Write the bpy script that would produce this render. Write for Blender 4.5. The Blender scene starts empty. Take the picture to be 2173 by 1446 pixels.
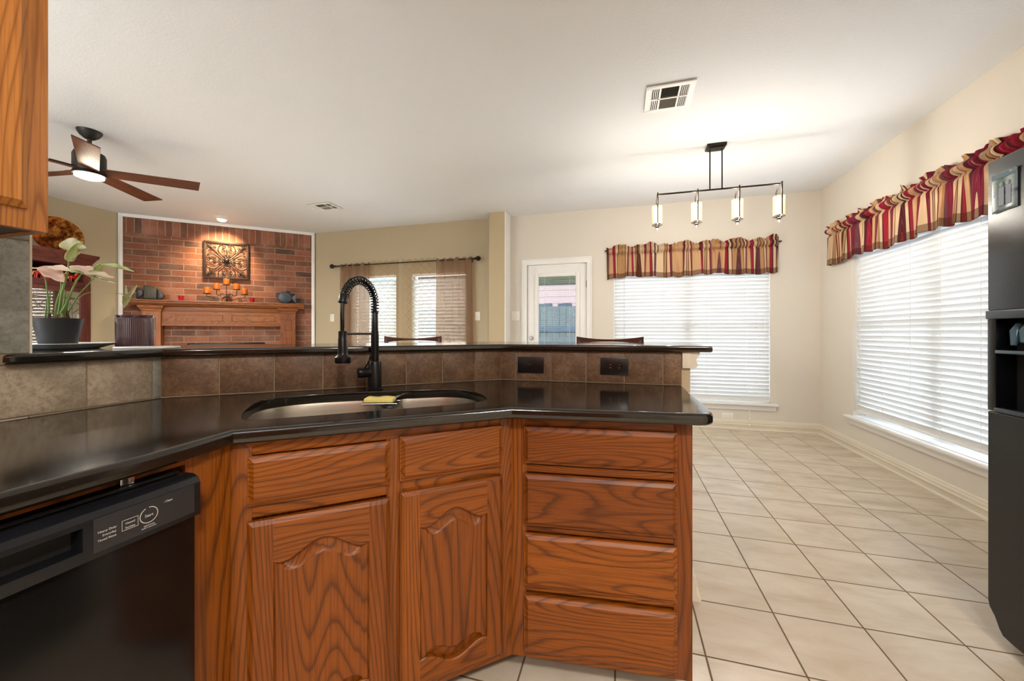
import bpy, bmesh, math, random
from mathutils import Vector, Matrix
random.seed(7)
C = bpy.context.scene.collection
sc = bpy.context.scene
PI = math.pi
R = math.radians

# ------------------------------------------------------------------ camera
EYE = 1.147
YAW = 0.2753
cam_d = bpy.data.cameras.new('camera')
cam_d.sensor_width = 36.0
cam_d.lens = 821.8 / 2173 * 36.0
cam_d.shift_y = -17.4 / 2173
cam_d.clip_start = 0.02
cam = bpy.data.objects.new('camera', cam_d)
C.objects.link(cam)
cam.location = (0, 0, EYE)
cam.rotation_euler = (PI / 2, 0, YAW)
sc.camera = cam

# ------------------------------------------------------------------ world, sun, light
sc.view_settings.view_transform = 'Standard'
sc.view_settings.look = 'None'
sc.view_settings.gamma = 1.0
sc.view_settings.use_curve_mapping = False
sc.view_settings.exposure = 1.21

w = bpy.data.worlds.new('world')
sc.world = w
w.use_nodes = True
nt = w.node_tree
nt.nodes.clear()
sky = nt.nodes.new('ShaderNodeTexSky')
sky.sky_type = 'NISHITA'
sky.sun_disc = False
sky.sun_elevation = R(50)
sky.sun_rotation = R(200)
bg = nt.nodes.new('ShaderNodeBackground')
bg.inputs['Strength'].default_value = 0.14
wo = nt.nodes.new('ShaderNodeOutputWorld')
nt.links.new(sky.outputs[0], bg.inputs[0])
nt.links.new(bg.outputs[0], wo.inputs[0])


def light(name, kind, loc, power, color=(1, 1, 1), size=None, size_y=None, rot=None, spot=None, parent=None, spread=None):
    d = bpy.data.lights.new(name, kind)
    d.energy = power
    d.color = color
    if kind == 'AREA':
        d.shape = 'RECTANGLE' if size_y else 'DISK'
        d.size = size
        if size_y:
            d.size_y = size_y
        if spread:
            d.spread = spread
    elif size is not None and kind in ('POINT', 'SPOT'):
        d.shadow_soft_size = size
    if spot:
        d.spot_size, d.spot_blend = spot
    o = bpy.data.objects.new(name, d)
    C.objects.link(o)
    o.location = loc
    if rot:
        o.rotation_euler = rot
    if parent:
        o.parent = parent
    return o


sun = light('sun', 'SUN', (-3, -6, 9), 2.2, (1, 0.95, 0.87), rot=(R(48), 0, R(-28)))
sun.data.angle = R(1.5)
# daylight arriving through each real window, plus one added front fill
DAY = (0.86, 0.93, 1.0)
light('daylight_dining', 'AREA', (0.79, 5.62, 1.25), 105, DAY, 1.9, 1.9, rot=(R(-90), 0, 0))
light('daylight_side', 'AREA', (2.62, 3.40, 1.25), 140, DAY, 2.3, 1.9, rot=(0, R(90), 0))
light('added_fill_front', 'AREA', (-4.5, -3.05, 1.25), 38, DAY, 2.1, 1.6, rot=(R(90), 0, 0))  # added fill through an invented window, brightens the left living-room wall
light('daylight_living', 'AREA', (-3.1, 5.62, 1.1), 120, DAY, 2.1, 1.9, rot=(R(-90), 0, 0))

# ------------------------------------------------------------------ colour and materials


def lin(h):
    h = h.lstrip('#')
    v = [int(h[i:i + 2], 16) / 255 for i in (0, 2, 4)]
    return tuple((c / 12.92 if c <= 0.04045 else ((c + 0.055) / 1.055) ** 2.4) for c in v) + (1,)


class NT:
    def __init__(s, name):
        s.m = bpy.data.materials.new(name)
        s.m.use_nodes = True
        s.t = s.m.node_tree
        s.t.nodes.clear()
        s.out = s.t.nodes.new('ShaderNodeOutputMaterial')

    def n(s, kind, **kw):
        nd = s.t.nodes.new('ShaderNode' + kind)
        for k, v in kw.items():
            if k.startswith('i_'):
                key = k[2:].replace('_', ' ')
                nd.inputs[key].default_value = v
            elif k.startswith('n') and k[1:].isdigit():
                nd.inputs[int(k[1:])].default_value = v
            else:
                setattr(nd, k, v)
        return nd

    def l(s, a, b):
        s.t.links.new(a, b)

    def math(s, op, a, b=None, clamp=False):
        nd = s.n('Math', operation=op, use_clamp=clamp)
        for i, x in enumerate((a, b)):
            if x is None:
                continue
            if isinstance(x, (int, float)):
                nd.inputs[i].default_value = x
            else:
                s.l(x, nd.inputs[i])
        return nd.outputs[0]

    def ramp(s, fac, stops, interp='LINEAR'):
        nd = s.n('ValToRGB')
        cr = nd.color_ramp
        cr.interpolation = interp
        while len(cr.elements) < len(stops):
            cr.elements.new(0.5)
        for e, (p, c) in zip(cr.elements, stops):
            e.position = p
            e.color = lin(c) if isinstance(c, str) else (c, c, c, 1)
        s.l(fac, nd.inputs[0])
        return nd.outputs[0]

    def mix(s, fac, a, b, blend='MIX'):
        nd = s.n('Mix', data_type='RGBA', blend_type=blend)
        for idx, x in ((0, fac), (6, a), (7, b)):
            if isinstance(x, (int, float)):
                nd.inputs[idx].default_value = x
            elif isinstance(x, str):
                nd.inputs[idx].default_value = lin(x)
            elif isinstance(x, tuple):
                nd.inputs[idx].default_value = x
            else:
                s.l(x, nd.inputs[idx])
        return nd.outputs[2]

    def coord(s, kind='Object', scale=(1, 1, 1), loc=(0, 0, 0), rot=(0, 0, 0), rnd=0):
        tc = s.n('TexCoord')
        o = tc.outputs[kind]
        if rnd:
            oi = s.n('ObjectInfo')
            add = s.n('VectorMath', operation='ADD')
            mu = s.n('VectorMath', operation='SCALE')
            cx = s.n('CombineXYZ')
            s.l(oi.outputs['Random'], cx.inputs[0])
            s.l(s.math('MULTIPLY', oi.outputs['Random'], 3.7), cx.inputs[1])
            s.l(s.math('MULTIPLY', oi.outputs['Random'], 7.1), cx.inputs[2])
            s.l(cx.outputs[0], mu.inputs[0])
            mu.inputs['Scale'].default_value = rnd
            s.l(o, add.inputs[0])
            s.l(mu.outputs[0], add.inputs[1])
            o = add.outputs[0]
        mp = s.n('Mapping')
        mp.inputs['Scale'].default_value = scale
        mp.inputs['Location'].default_value = loc
        mp.inputs['Rotation'].default_value = rot
        s.l(o, mp.inputs[0])
        return mp.outputs[0]

    def noise(s, vec, scale, detail=2, rough=0.5, dist=0.0, out=0):
        nd = s.n('TexNoise')
        nd.inputs['Scale'].default_value = scale
        nd.inputs['Detail'].default_value = detail
        nd.inputs['Roughness'].default_value = rough
        nd.inputs['Distortion'].default_value = dist
        s.l(vec, nd.inputs['Vector'])
        return nd.outputs[out]

    def bump(s, h, strength, dist=0.01, normal=None):
        nd = s.n('Bump')
        nd.inputs['Strength'].default_value = strength
        nd.inputs['Distance'].default_value = dist
        s.l(h, nd.inputs['Height'])
        if normal:
            s.l(normal, nd.inputs['Normal'])
        return nd.outputs[0]

    def pbr(s, col, rough=0.5, metal=0.0, normal=None, **kw):
        b = s.n('BsdfPrincipled')
        if isinstance(col, str):
            b.inputs['Base Color'].default_value = lin(col)
        elif isinstance(col, tuple):
            b.inputs['Base Color'].default_value = col
        else:
            s.l(col, b.inputs['Base Color'])
        if isinstance(rough, (int, float)):
            b.inputs['Roughness'].default_value = rough
        else:
            s.l(rough, b.inputs['Roughness'])
        b.inputs['Metallic'].default_value = metal
        for k, v in kw.items():
            b.inputs[k.replace('_', ' ')].default_value = v
        if normal:
            s.l(normal, b.inputs['Normal'])
        s.l(b.outputs[0], s.out.inputs[0])
        s.b = b
        return s.m


def plain(name, col, rough=0.5, metal=0.0, var=0.08, vs=6, **kw):
    t = NT(name)
    v = t.coord('Object', rnd=5)
    n = t.noise(v, vs, 3)
    f = t.ramp(n, [(0.3, 1 - var), (0.7, 1.0)])
    c = t.mix(1.0, f, lin(col), 'MULTIPLY')
    return t.pbr(c, rough, metal, **kw)


def oak(name, axis, light_c='#97520f', mid_c='#7d400b', dark_c='#381803', rings=9.0, rough=0.42, loops=6.5):
    t = NT(name)
    a = {'x': (0.17, 1, 1), 'y': (1, 0.17, 1), 'z': (1, 1, 0.09)}[axis]
    v = t.coord('Object', scale=tuple(k * loops for k in a), rnd=4)
    n = t.noise(v, 1.0, 0.6, 0.4, 0.0)
    v4 = t.coord('Object', scale=tuple(k * 40 for k in a), rnd=4)
    jit = t.noise(v4, 1.0, 2, 0.5)
    r = t.math('ADD', t.math('MULTIPLY', n, rings * 3.4), t.math('MULTIPLY', jit, 0.5))
    f = t.math('FRACT', r)
    # each ring: soft rise and a crisp dark late-wood edge
    band = t.ramp(f, [(0.0, 0.15), (0.08, 0.80), (0.35, 1.0), (0.66, 0.90), (0.84, 0.45), (0.93, 0.0), (1.0, 0.15)])
    b = {'x': (6, 260, 260), 'y': (260, 6, 260), 'z': (260, 260, 5)}[axis]
    v2 = t.coord('Object', scale=b, rnd=4)
    pores = t.noise(v2, 1.0, 2, 0.6)
    pf = t.ramp(pores, [(0.38, 0.0), (0.52, 1.0)])
    v3 = t.coord('Object', scale=tuple(k * 2.2 for k in a), rnd=9)
    tone = t.noise(v3, 1.0, 2)
    c = t.mix(t.ramp(tone, [(0.35, 0.0), (0.65, 1.0)]), mid_c, light_c)
    inv = t.math('SUBTRACT', 1.0, band)
    c = t.mix(t.math('MULTIPLY', inv, 0.66), c, dark_c)
    c = t.mix(t.math('MULTIPLY', t.math('SUBTRACT', 1.0, pf), 0.34), c, dark_c)
    nrm = t.bump(pf, 0.10, 0.002)
    return t.pbr(c, rough, 0, nrm, Coat_Weight=0.06, Coat_Roughness=0.3, Specular_IOR_Level=0.35)


OAK = {a: oak('oak_' + a, a) for a in 'xyz'}
OAKU = {a: oak('oak_upper_' + a, a, '#cf8c47', '#b97534', '#784315') for a in 'xyz'}
MANT = {a: oak('mantel_oak_' + a, a, '#a3602c', '#864a20', '#4c260e', 7, 0.4) for a in 'xyz'}
CHER = {a: oak('cherry_' + a, a, '#633127', '#50251f', '#35130f', 5, 0.4) for a in 'xyz'}
STOOLW = oak('stool_wood', 'x', '#56291d', '#431e16', '#26100b', 5, 0.3)

# granite
t = NT('black_granite')
v = t.coord('Object')
vn = t.n('TexVoronoi')
vn.inputs['Scale'].default_value = 520
t.l(v, vn.inputs['Vector'])
sp = t.ramp(vn.outputs['Color'], [(0.0, '#080807'), (0.70, '#0d0c0b'), (0.85, '#1d1b17'), (0.96, '#37332b'), (1.0, '#5e584c')])
cl = t.noise(v, 3.5, 4, 0.6)
c = t.mix(t.ramp(cl, [(0.3, 0.2), (0.7, 0.85)]), sp, '#221d17')
GRANITE = t.pbr(c, 0.10, 0, IOR=1.62)


def stone_tile(name, a, b, c3, sc_=9):
    t = NT(name)
    v = t.coord('Object', rnd=11)
    n1 = t.noise(v, sc_, 9, 0.68, 0.25)
    n2 = t.noise(v, sc_ * 9, 7, 0.75, 0.4)
    c = t.ramp(n1, [(0.30, a), (0.48, b), (0.68, c3)])
    vein = t.math('ABSOLUTE', t.math('SUBTRACT', t.noise(v, sc_ * 1.6, 9, 0.7, 0.5), 0.5))
    vf = t.ramp(vein, [(0.0, 0.45), (0.02, 0.0)])
    c = t.mix(vf, c, c3)
    c = t.mix(t.ramp(n2, [(0.38, 0.75), (0.52, 0.0)]), c, a)
    c = t.mix(t.ramp(n2, [(0.55, 0.0), (0.70, 0.5)]), c, c3)
    return t.pbr(c, 0.42, 0, t.bump(n2, 0.25, 0.003))


SLATE = stone_tile('brown_slate_tile', '#503a28', '#674c36', '#8b6c50')
SLATE_L = stone_tile('pale_slate_tile', '#82725f', '#9c8c78', '#b8aa95', 8)
SLATE_G = stone_tile('grey_slate_tile', '#74736b', '#8b8a81', '#a3a198', 7)
GROUT = plain('grout', '#9a8a72', 0.9)
GROUTD = plain('counter_caulk', '#8d8069', 0.7)

# paints
def paint(name, col, bump=0.12, sc_=90):
    t = NT(name)
    v = t.coord('Object')
    n = t.noise(v, sc_, 4, 0.6)
    return t.pbr(col if isinstance(col, tuple) else lin(col), 0.75, 0, t.bump(n, bump, 0.004))


P_DIN = paint('cream_wall_paint', '#dbd4c8')
P_LIV = paint('tan_wall_paint', '#b6a88c')
P_COL = paint('column_tan_paint', '#bcab8b', 0.35, 120)
P_CEIL = paint('textured_ceiling_paint', '#e6e8eb', 0.5, 75)
WHITE = plain('white_trim_paint', '#eeedea', 0.4, var=0.03)
CREAMT = plain('cream_trim_paint', '#e0d7c4', 0.4, var=0.04)
IVORY = plain('ivory_plastic', '#eeebe0', 0.35, var=0.02)
BLACKP = plain('black_plastic', '#0d0d0e', 0.28, var=0.1)
BLACKM = plain('matte_black_metal', '#101112', 0.32, 0.4, var=0.1)
DARKV = plain('dark_void', '#0a0908', 0.8)
BRONZE = plain('dark_bronze', '#2a211b', 0.38, 0.6)
NICKEL = plain('dark_nickel', '#55504a', 0.3, 0.9)
CHROME = plain('chrome', '#c9c9c7', 0.15, 1.0, var=0.02)
GREYF = plain('vent_grey', '#8d8c86', 0.5)

t = NT('brushed_steel')
v = t.coord('Object', scale=(3, 3, 160))
n = t.noise(v, 1.0, 3)
c = t.mix(n, '#a8a299', '#cbc3b6')
STEEL = t.pbr(c, 0.34, 1.0, t.bump(n, 0.05, 0.002))

# floor tile: 0.308 m grid lined up with the room
t = NT('cream_floor_tile')
tc = t.n('TexCoord')
sx = t.n('SeparateXYZ')
t.l(tc.outputs['Object'], sx.inputs[0])
TILE = 0.308
masks = []
ids = []
for ax, off in ((0, 0.9036), (1, 1.5056)):
    a = t.math('DIVIDE', t.math('SUBTRACT', sx.outputs[ax], off - 50 * TILE), TILE)
    f = t.math('FRACT', a)
    d = t.math('SUBTRACT', 0.5, t.math('ABSOLUTE', t.math('SUBTRACT', f, 0.5)))
    masks.append(d)
    ids.append(t.math('FLOOR', a))
dmin = t.math('MINIMUM', masks[0], masks[1])
gm = t.ramp(dmin, [(0.008, 1.0), (0.0125, 0.0)])
idv = t.n('CombineXYZ')
t.l(ids[0], idv.inputs[0])
t.l(ids[1], idv.inputs[1])
wn = t.n('TexWhiteNoise')
t.l(idv.outputs[0], wn.inputs['Vector'])
off = t.n('VectorMath', operation='ADD')
t.l(tc.outputs['Object'], off.inputs[0])
t.l(wn.outputs['Color'], off.inputs[1])
mp = t.n('Mapping')
mp.inputs['Rotation'].default_value = (0, 0, 0.7)
mp.inputs['Scale'].default_value = (1, 2.6, 1)
t.l(off.outputs[0], mp.inputs[0])
m1 = t.noise(mp.outputs[0], 3.2, 5, 0.6, 0.4)
tone = t.ramp(m1, [(0.3, '#bdae99'), (0.52, '#cdc1af'), (0.72, '#d7cdbd')])
tone = t.mix(t.math('MULTIPLY', wn.outputs['Value'], 0.18), tone, '#b5a184')
c = t.mix(gm, tone, '#6b5842')
bn = t.noise(mp.outputs[0], 14, 5, 0.6)
h = t.math('SUBTRACT', t.math('MULTIPLY', bn, 0.35), gm)
rg = t.ramp(gm, [(0.0, 0.20), (1.0, 0.8)])
FLOOR = t.pbr(c, rg, 0, t.bump(h, 0.35, 0.004))

# brick in the fireplace wall's own frame (x along wall, z up)


def brick(name, soldier):
    t = NT(name)
    tc = t.n('TexCoord')
    sx = t.n('SeparateXYZ')
    t.l(tc.outputs['Object'], sx.inputs[0])
    cb = t.n('CombineXYZ')
    if soldier:
        t.l(sx.outputs[2], cb.inputs[0])
        t.l(sx.outputs[0], cb.inputs[1])
    else:
        t.l(sx.outputs[0], cb.inputs[0])
        t.l(sx.outputs[2], cb.inputs[1])
    nw = t.noise(tc.outputs['Object'], 9, 2, out=1)
    ad = t.n('Mix', data_type='VECTOR')
    ad.inputs[0].default_value = 0.012
    t.l(cb.outputs[0], ad.inputs[4])
    t.l(nw, ad.inputs[5])
    b = t.n('TexBrick')
    b.offset = 0.5 if not soldier else 0.0
    t.l(ad.outputs[1], b.inputs['Vector'])
    b.inputs['Scale'].default_value = 1.0
    b.inputs['Mortar Size'].default_value = 0.006
    b.inputs['Mortar Smooth'].default_value = 0.3
    b.inputs['Bias'].default_value = 0.0
    b.inputs['Brick Width'].default_value = 0.40 if soldier else 0.272
    b.inputs['Row Height'].default_value = 0.080 if soldier else 0.0835
    b.inputs['Color1'].default_value = (0, 0, 0, 1)
    b.inputs['Color2'].default_value = (1, 1, 1, 1)
    b.inputs['Mortar'].default_value = (0.5, 0.5, 0.5, 1)
    col = t.ramp(b.outputs['Color'], [(0.0, '#523b2f'), (0.22, '#6c4432'), (0.5, '#7c4a33'), (0.8, '#884f35'), (1.0, '#966049')])
    n2 = t.noise(tc.outputs['Object'], 30, 6, 0.65)
    col = t.mix(t.ramp(n2, [(0.35, 0.35), (0.6, 0.0)]), col, '#5a3a30')
    n3 = t.noise(tc.outputs['Object'], 5, 4, 0.6)
    col = t.mix(t.ramp(n3, [(0.45, 0.0), (0.8, 0.4)]), col, '#b08a74')
    col = t.mix(b.outputs['Fac'], col, '#957a65')
    hh = t.math('SUBTRACT', t.math('MULTIPLY', n2, 0.3), b.outputs['Fac'])
    return t.pbr(col, 0.85, 0, t.bump(hh, 0.6, 0.008))


BRICK = brick('red_brick', False)
BRICKS = brick('soldier_brick', True)


def emit(name, col, s):
    t = NT(name)
    e = t.n('Emission')
    e.inputs[0].default_value = lin(col)
    e.inputs[1].default_value = s
    t.l(e.outputs[0], t.out.inputs[0])
    return t.m


E_FAN = emit('fan_light_glow', '#fff1d4', 26)
E_PEND = emit('pendant_tube_glow', '#ffdf9c', 3.0)
E_CAN = emit('recessed_bulb_glow', '#ffe2b4', 9)


def glass(name, col='#ffffff', gloss=0.08, rough=0.0, clear=0.9):
    t = NT(name)
    tr = t.n('BsdfTransparent')
    tr.inputs[0].default_value = tuple(c * clear for c in lin(col)[:3]) + (1,)
    gl = t.n('BsdfGlossy')
    gl.inputs['Roughness'].default_value = rough
    fr = t.n('Fresnel')
    fr.inputs['IOR'].default_value = 1.45
    f = t.math('ADD', fr.outputs[0], gloss, True)
    mx = t.n('MixShader')
    t.l(f, mx.inputs[0])
    t.l(tr.outputs[0], mx.inputs[1])
    t.l(gl.outputs[0], mx.inputs[2])
    t.l(mx.outputs[0], t.out.inputs[0])
    return t.m


GLASS = glass('window_glass', '#f4faff', 0.0)
HUTCHG = glass('hutch_glass', '#ffffff', 0.42, 0.0, 0.85)
CLEARG = glass('clear_glass', '#ffffff', 0.1, 0.0, 0.92)


def fabric(name, col, trans=0.35, transp=0.0, rough=0.8, uvfun=None, tint='#ffffff'):
    t = NT(name)
    if uvfun:
        c = uvfun(t)
    else:
        v = t.coord('Object')
        n = t.noise(v, 200, 2)
        c = t.mix(n, lin(col), tuple(x * 0.9 for x in lin(col)[:3]) + (1,))
    d = t.n('BsdfDiffuse')
    tl = t.n('BsdfTranslucent')
    t.l(c, d.inputs[0])
    t.l(c, tl.inputs[0])
    m = t.n('MixShader')
    m.inputs[0].default_value = trans
    t.l(d.outputs[0], m.inputs[1])
    t.l(tl.outputs[0], m.inputs[2])
    o = m.outputs[0]
    if transp:
        tp = t.n('BsdfTransparent')
        tp.inputs[0].default_value = lin(tint)
        m2 = t.n('MixShader')
        if isinstance(transp, float):
            m2.inputs[0].default_value = transp
        else:
            t.l(transp(t), m2.inputs[0])
        t.l(o, m2.inputs[1])
        t.l(tp.outputs[0], m2.inputs[2])
        o = m2.outputs[0]
    t.l(o, t.out.inputs[0])
    return t.m


AMBERG = fabric('pendant_outer_glass', '#fff0c8', 0.6, 0.78)
SLAT = fabric('white_blind_slat', '#eaecec', 0.05)
TAUPE = fabric('taupe_sheer', '#98806c', 0.20, 0.46, tint='#dbc0a6')


def lace_alpha(t):
    tc = t.n('TexCoord')
    s = t.n('SeparateXYZ')
    t.l(tc.outputs['UV'], s.inputs[0])
    u, v = s.outputs[0], s.outputs[1]
    ds = []
    wav = t.math('MULTIPLY', t.math('SINE', t.math('MULTIPLY', v, 2 * PI / 0.24)), 0.062)
    for sg in (1, -1):
        for o in (0.0, 0.15):
            x = t.math('ADD', t.math('SUBTRACT', u, o), t.math('MULTIPLY', wav, sg))
            k = t.math('PINGPONG', t.math('ABSOLUTE', x), 0.15)
            ds.append(k)
    d = t.math('MINIMUM', t.math('MINIMUM', ds[0], ds[1]), t.math('MINIMUM', ds[2], ds[3]))
    return t.ramp(d, [(0.0015, 0.35), (0.0045, 0.86)])


LACE = fabric('lace_sheer', '#9a8c7a', 0.2, lace_alpha, tint='#fbf4ea')


def stripe_uv(t):
    tc = t.n('TexCoord')
    s = t.n('SeparateXYZ')
    t.l(tc.outputs['UV'], s.inputs[0])
    f = t.math('FRACT', t.math('DIVIDE', s.outputs[0], 0.46))
    st = [(0.0, '#d9b38a'), (0.15, '#6a3b30'), (0.175, '#ad2a42'), (0.28, '#5f2a30'), (0.335, '#e6cfae'), (0.46, '#6d4148'), (0.50, '#c49a6c'),
          (0.62, '#6a3b2c'), (0.66, '#e2c6a2'), (0.79, '#8e3046'), (0.86, '#7c5058'), (0.93, '#cfa074')]
    c = t.ramp(f, st, 'CONSTANT')
    fine = t.math('FRACT', t.math('MULTIPLY', s.outputs[0], 180))
    c = t.mix(t.ramp(fine, [(0.0, 0.10), (0.5, 0.0)]), c, '#e0c6b0')
    hem = t.ramp(s.outputs[1], [(0.13, 0.62), (0.14, 0.0)])
    c = t.mix(hem, c, '#5c3024')
    return c


STRIPE = fabric('striped_valance_cloth', '', 0.36, 0.0, uvfun=stripe_uv)

# ------------------------------------------------------------------ mesh helpers


class MB:
    def __init__(s):
        s.bm = bmesh.new()
        s.uv = None

    def box(s, x0, y0, z0, x1, y1, z1, bev=0.0, seg=2):
        vs = [s.bm.verts.new((x, y, z)) for x in (x0, x1) for y in (y0, y1) for z in (z0, z1)]
        idx = [(0, 1, 3, 2), (4, 6, 7, 5), (0, 4, 5, 1), (2, 3, 7, 6), (0, 2, 6, 4), (1, 5, 7, 3)]
        fs = [s.bm.faces.new([vs[i] for i in f]) for f in idx]
        if bev > 0:
            es = list({e for f in fs for e in f.edges})
            bmesh.ops.bevel(s.bm, geom=es, offset=bev, segments=seg, affect='EDGES', profile=0.5)
        return s

    def cbox(s, c, size, bev=0, rot=None):
        n0 = len(s.bm.verts)
        before = set(s.bm.verts)
        s.box(-size[0] / 2, -size[1] / 2, -size[2] / 2, size[0] / 2, size[1] / 2, size[2] / 2, bev)
        new = [v for v in s.bm.verts if v not in before]
        M = Matrix.Translation(c) @ (rot if rot else Matrix())
        for v in new:
            v.co = M @ v.co
        return s

    def ringmesh(s, rings, closed_u=True, cap0=True, cap1=True, closed_v=False):
        rv = [[s.bm.verts.new(p) for p in r] for r in rings]
        n = len(rings[0])
        m = len(rv)
        rng = range(m) if closed_v else range(m - 1)
        for i in rng:
            a, b = rv[i], rv[(i + 1) % m]
            for j in range(n if closed_u else n - 1):
                k = (j + 1) % n
                s.bm.faces.new((a[j], a[k], b[k], b[j]))
        if not closed_v:
            if cap0:
                s.bm.faces.new(rv[0][::-1])
            if cap1:
                s.bm.faces.new(rv[-1])
        return s

    def lathe(s, prof, c=(0, 0, 0), seg=28, axis='z', cap=True, a0=0):
        rings = []
        for r, h in prof:
            ring = []
            for k in range(seg):
                a = 2 * PI * k / seg + a0
                x, y = r * math.cos(a), r * math.sin(a)
                p = {'z': (x, y, h), 'x': (h, x, y), 'y': (y, h, x)}[axis]
                ring.append((c[0] + p[0], c[1] + p[1], c[2] + p[2]))
            rings.append(ring)
        return s.ringmesh(rings, cap0=cap, cap1=cap)

    def tube(s, pts, r, seg=8, closed=False, cap=True):
        pts = [Vector(p) for p in pts]
        n = len(pts)
        rr = r if hasattr(r, '__len__') else [r] * n
        tang = []
        for i in range(n):
            if closed:
                d = pts[(i + 1) % n] - pts[i - 1]
            else:
                d = pts[min(i + 1, n - 1)] - pts[max(i - 1, 0)]
            tang.append(d.normalized())
        up = Vector((0, 0, 1))
        if abs(tang[0].dot(up)) > 0.9:
            up = Vector((1, 0, 0))
        nx = tang[0].cross(up).normalized()
        rings = []
        for i in range(n):
            t_ = tang[i]
            nx = (nx - t_ * nx.dot(t_))
            if nx.length < 1e-6:
                nx = t_.orthogonal()
            nx.normalize()
            ny = t_.cross(nx)
            rings.append([pts[i] + (nx * math.cos(2 * PI * k / seg) + ny * math.sin(2 * PI * k / seg)) * rr[i] for k in range(seg)])
        return s.ringmesh(rings, closed_v=closed, cap0=cap, cap1=cap)

    def prism(s, poly, h0, h1, plane='xy'):
        def P(a, b, h):
            return {'xy': (a, b, h), 'xz': (a, h, b), 'yz': (h, a, b)}[plane]
        lo = [s.bm.verts.new(P(a, b, h0)) for a, b in poly]
        hi = [s.bm.verts.new(P(a, b, h1)) for a, b in poly]
        n = len(poly)
        s.bm.faces.new(lo[::-1])
        s.bm.faces.new(hi)
        for i in range(n):
            j = (i + 1) % n
            s.bm.faces.new((lo[i], lo[j], hi[j], hi[i]))
        return s

    def grid(s, fn, nu, nv, uvfn=None):
        vs = [[s.bm.verts.new(fn(i / nu, j / nv)) for j in range(nv + 1)] for i in range(nu + 1)]
        if uvfn and s.uv is None:
            s.uv = s.bm.loops.layers.uv.new('UVMap')
        for i in range(nu):
            for j in range(nv):
                f = s.bm.faces.new((vs[i][j], vs[i + 1][j], vs[i + 1][j + 1], vs[i][j + 1]))
                if uvfn:
                    for lp, (a, b) in zip(f.loops, ((i, j), (i + 1, j), (i + 1, j + 1), (i, j + 1))):
                        lp[s.uv].uv = uvfn(a / nu, b / nv)
        return s

    def sphere(s, c, r, sx=1, sy=1, sz=1, seg=20, M=None):
        rings = []
        nr = max(6, seg // 2)
        for i in range(1, nr):
            th = PI * i / nr
            rings.append([Vector((c[0] + sx * r * math.sin(th) * math.cos(2 * PI * k / seg), c[1] + sy * r * math.sin(th) * math.sin(2 * PI * k / seg), c[2] - sz * r * math.cos(th))) for k in range(seg)])
        if M:
            rings = [[M @ p for p in rg] for rg in rings]
        return s.ringmesh(rings)

    def build(s, name, mat, parent=None, smooth=40, loc=None, rot=None, solid=0, bevel=0, bseg=3, sub=0, recalc=True, flat_z=False):
        if recalc:
            bmesh.ops.recalc_face_normals(s.bm, faces=s.bm.faces)
        me = bpy.data.meshes.new(name)
        s.bm.to_mesh(me)
        s.bm.free()
        me.materials.append(mat)
        o = bpy.data.objects.new(name, me)
        C.objects.link(o)
        if smooth:
            me.polygons.foreach_set('use_smooth', [True] * len(me.polygons))
            me.set_sharp_from_angle(angle=R(smooth))
        if loc:
            o.location = loc
        if rot:
            o.rotation_euler = rot
        if parent:
            o.parent = parent
        if flat_z:
            for p_ in me.polygons:
                if abs(p_.normal.z) > 0.9995:
                    p_.use_smooth = False
        if solid:
            md = o.modifiers.new('solid', 'SOLIDIFY')
            md.thickness = solid
            md.offset = 0
        if bevel:
            md = o.modifiers.new('bevel', 'BEVEL')
            md.width = bevel
            md.segments = bseg
            md.limit_method = 'ANGLE'
            md.angle_limit = R(50)
        if sub:
            md = o.modifiers.new('sub', 'SUBSURF')
            md.levels = md.render_levels = sub
        return o


def bx(*a, bev=0.0):
    return MB().box(*a, bev=bev)


def tag(o, label, cat, group=None, kind=None):
    o['label'] = label
    o['category'] = cat
    if group:
        o['group'] = group
    if kind:
        o['kind'] = kind
    return o


def st(o):
    o['kind'] = 'structure'
    return o


def thing(name, label, cat, loc=(0, 0, 0), rotz=0, group=None):
    o = bpy.data.objects.new(name, None)
    o.empty_display_size = 0.05
    C.objects.link(o)
    o.location = loc
    o.rotation_euler = (0, 0, rotz)
    return tag(o, label, cat, group)


def dup(root, loc, rotz=0, label=None):
    m = {}
    r = root.copy()
    C.objects.link(r)
    r.location = loc
    r.rotation_euler = (0, 0, rotz)
    if label:
        r['label'] = label

    def rec(src, dst):
        for ch in list(src.children):
            c_ = ch.copy()
            C.objects.link(c_)
            c_.parent = dst
            rec(ch, c_)
    rec(root, r)
    return r


def catmull(pts, n=8, closed=True):
    out = []
    m = len(pts)
    for i in range(m if closed else m - 1):
        if closed:
            p = [Vector(pts[(i + k) % m]) for k in (-1, 0, 1, 2)]
        else:
            p = [Vector(pts[min(max(i + k, 0), m - 1)]) for k in (-1, 0, 1, 2)]
        for k in range(n):
            t_ = k / n
            out.append(0.5 * ((2 * p[1]) + (-p[0] + p[2]) * t_ + (2 * p[0] - 5 * p[1] + 4 * p[2] - p[3]) * t_ ** 2 + (-p[0] + 3 * p[1] - 3 * p[2] + p[3]) * t_ ** 3))
    if not closed:
        out.append(Vector(pts[-1]))
    return out


def text(body, size, mat, parent, loc, rot, name='lettering', align='LEFT'):
    cu = bpy.data.curves.new(name, 'FONT')
    cu.body = body
    cu.size = size
    cu.extrude = 0.0002
    cu.align_x = align
    tmp = bpy.data.objects.new(name, cu)
    C.objects.link(tmp)
    dg = bpy.context.evaluated_depsgraph_get()
    me = bpy.data.meshes.new_from_object(tmp.evaluated_get(dg))
    bpy.data.objects.remove(tmp)
    me.materials.clear()
    me.materials.append(mat)
    o = bpy.data.objects.new(name, me)
    C.objects.link(o)
    o.parent = parent
    o.location = loc
    o.rotation_euler = rot
    return o


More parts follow.
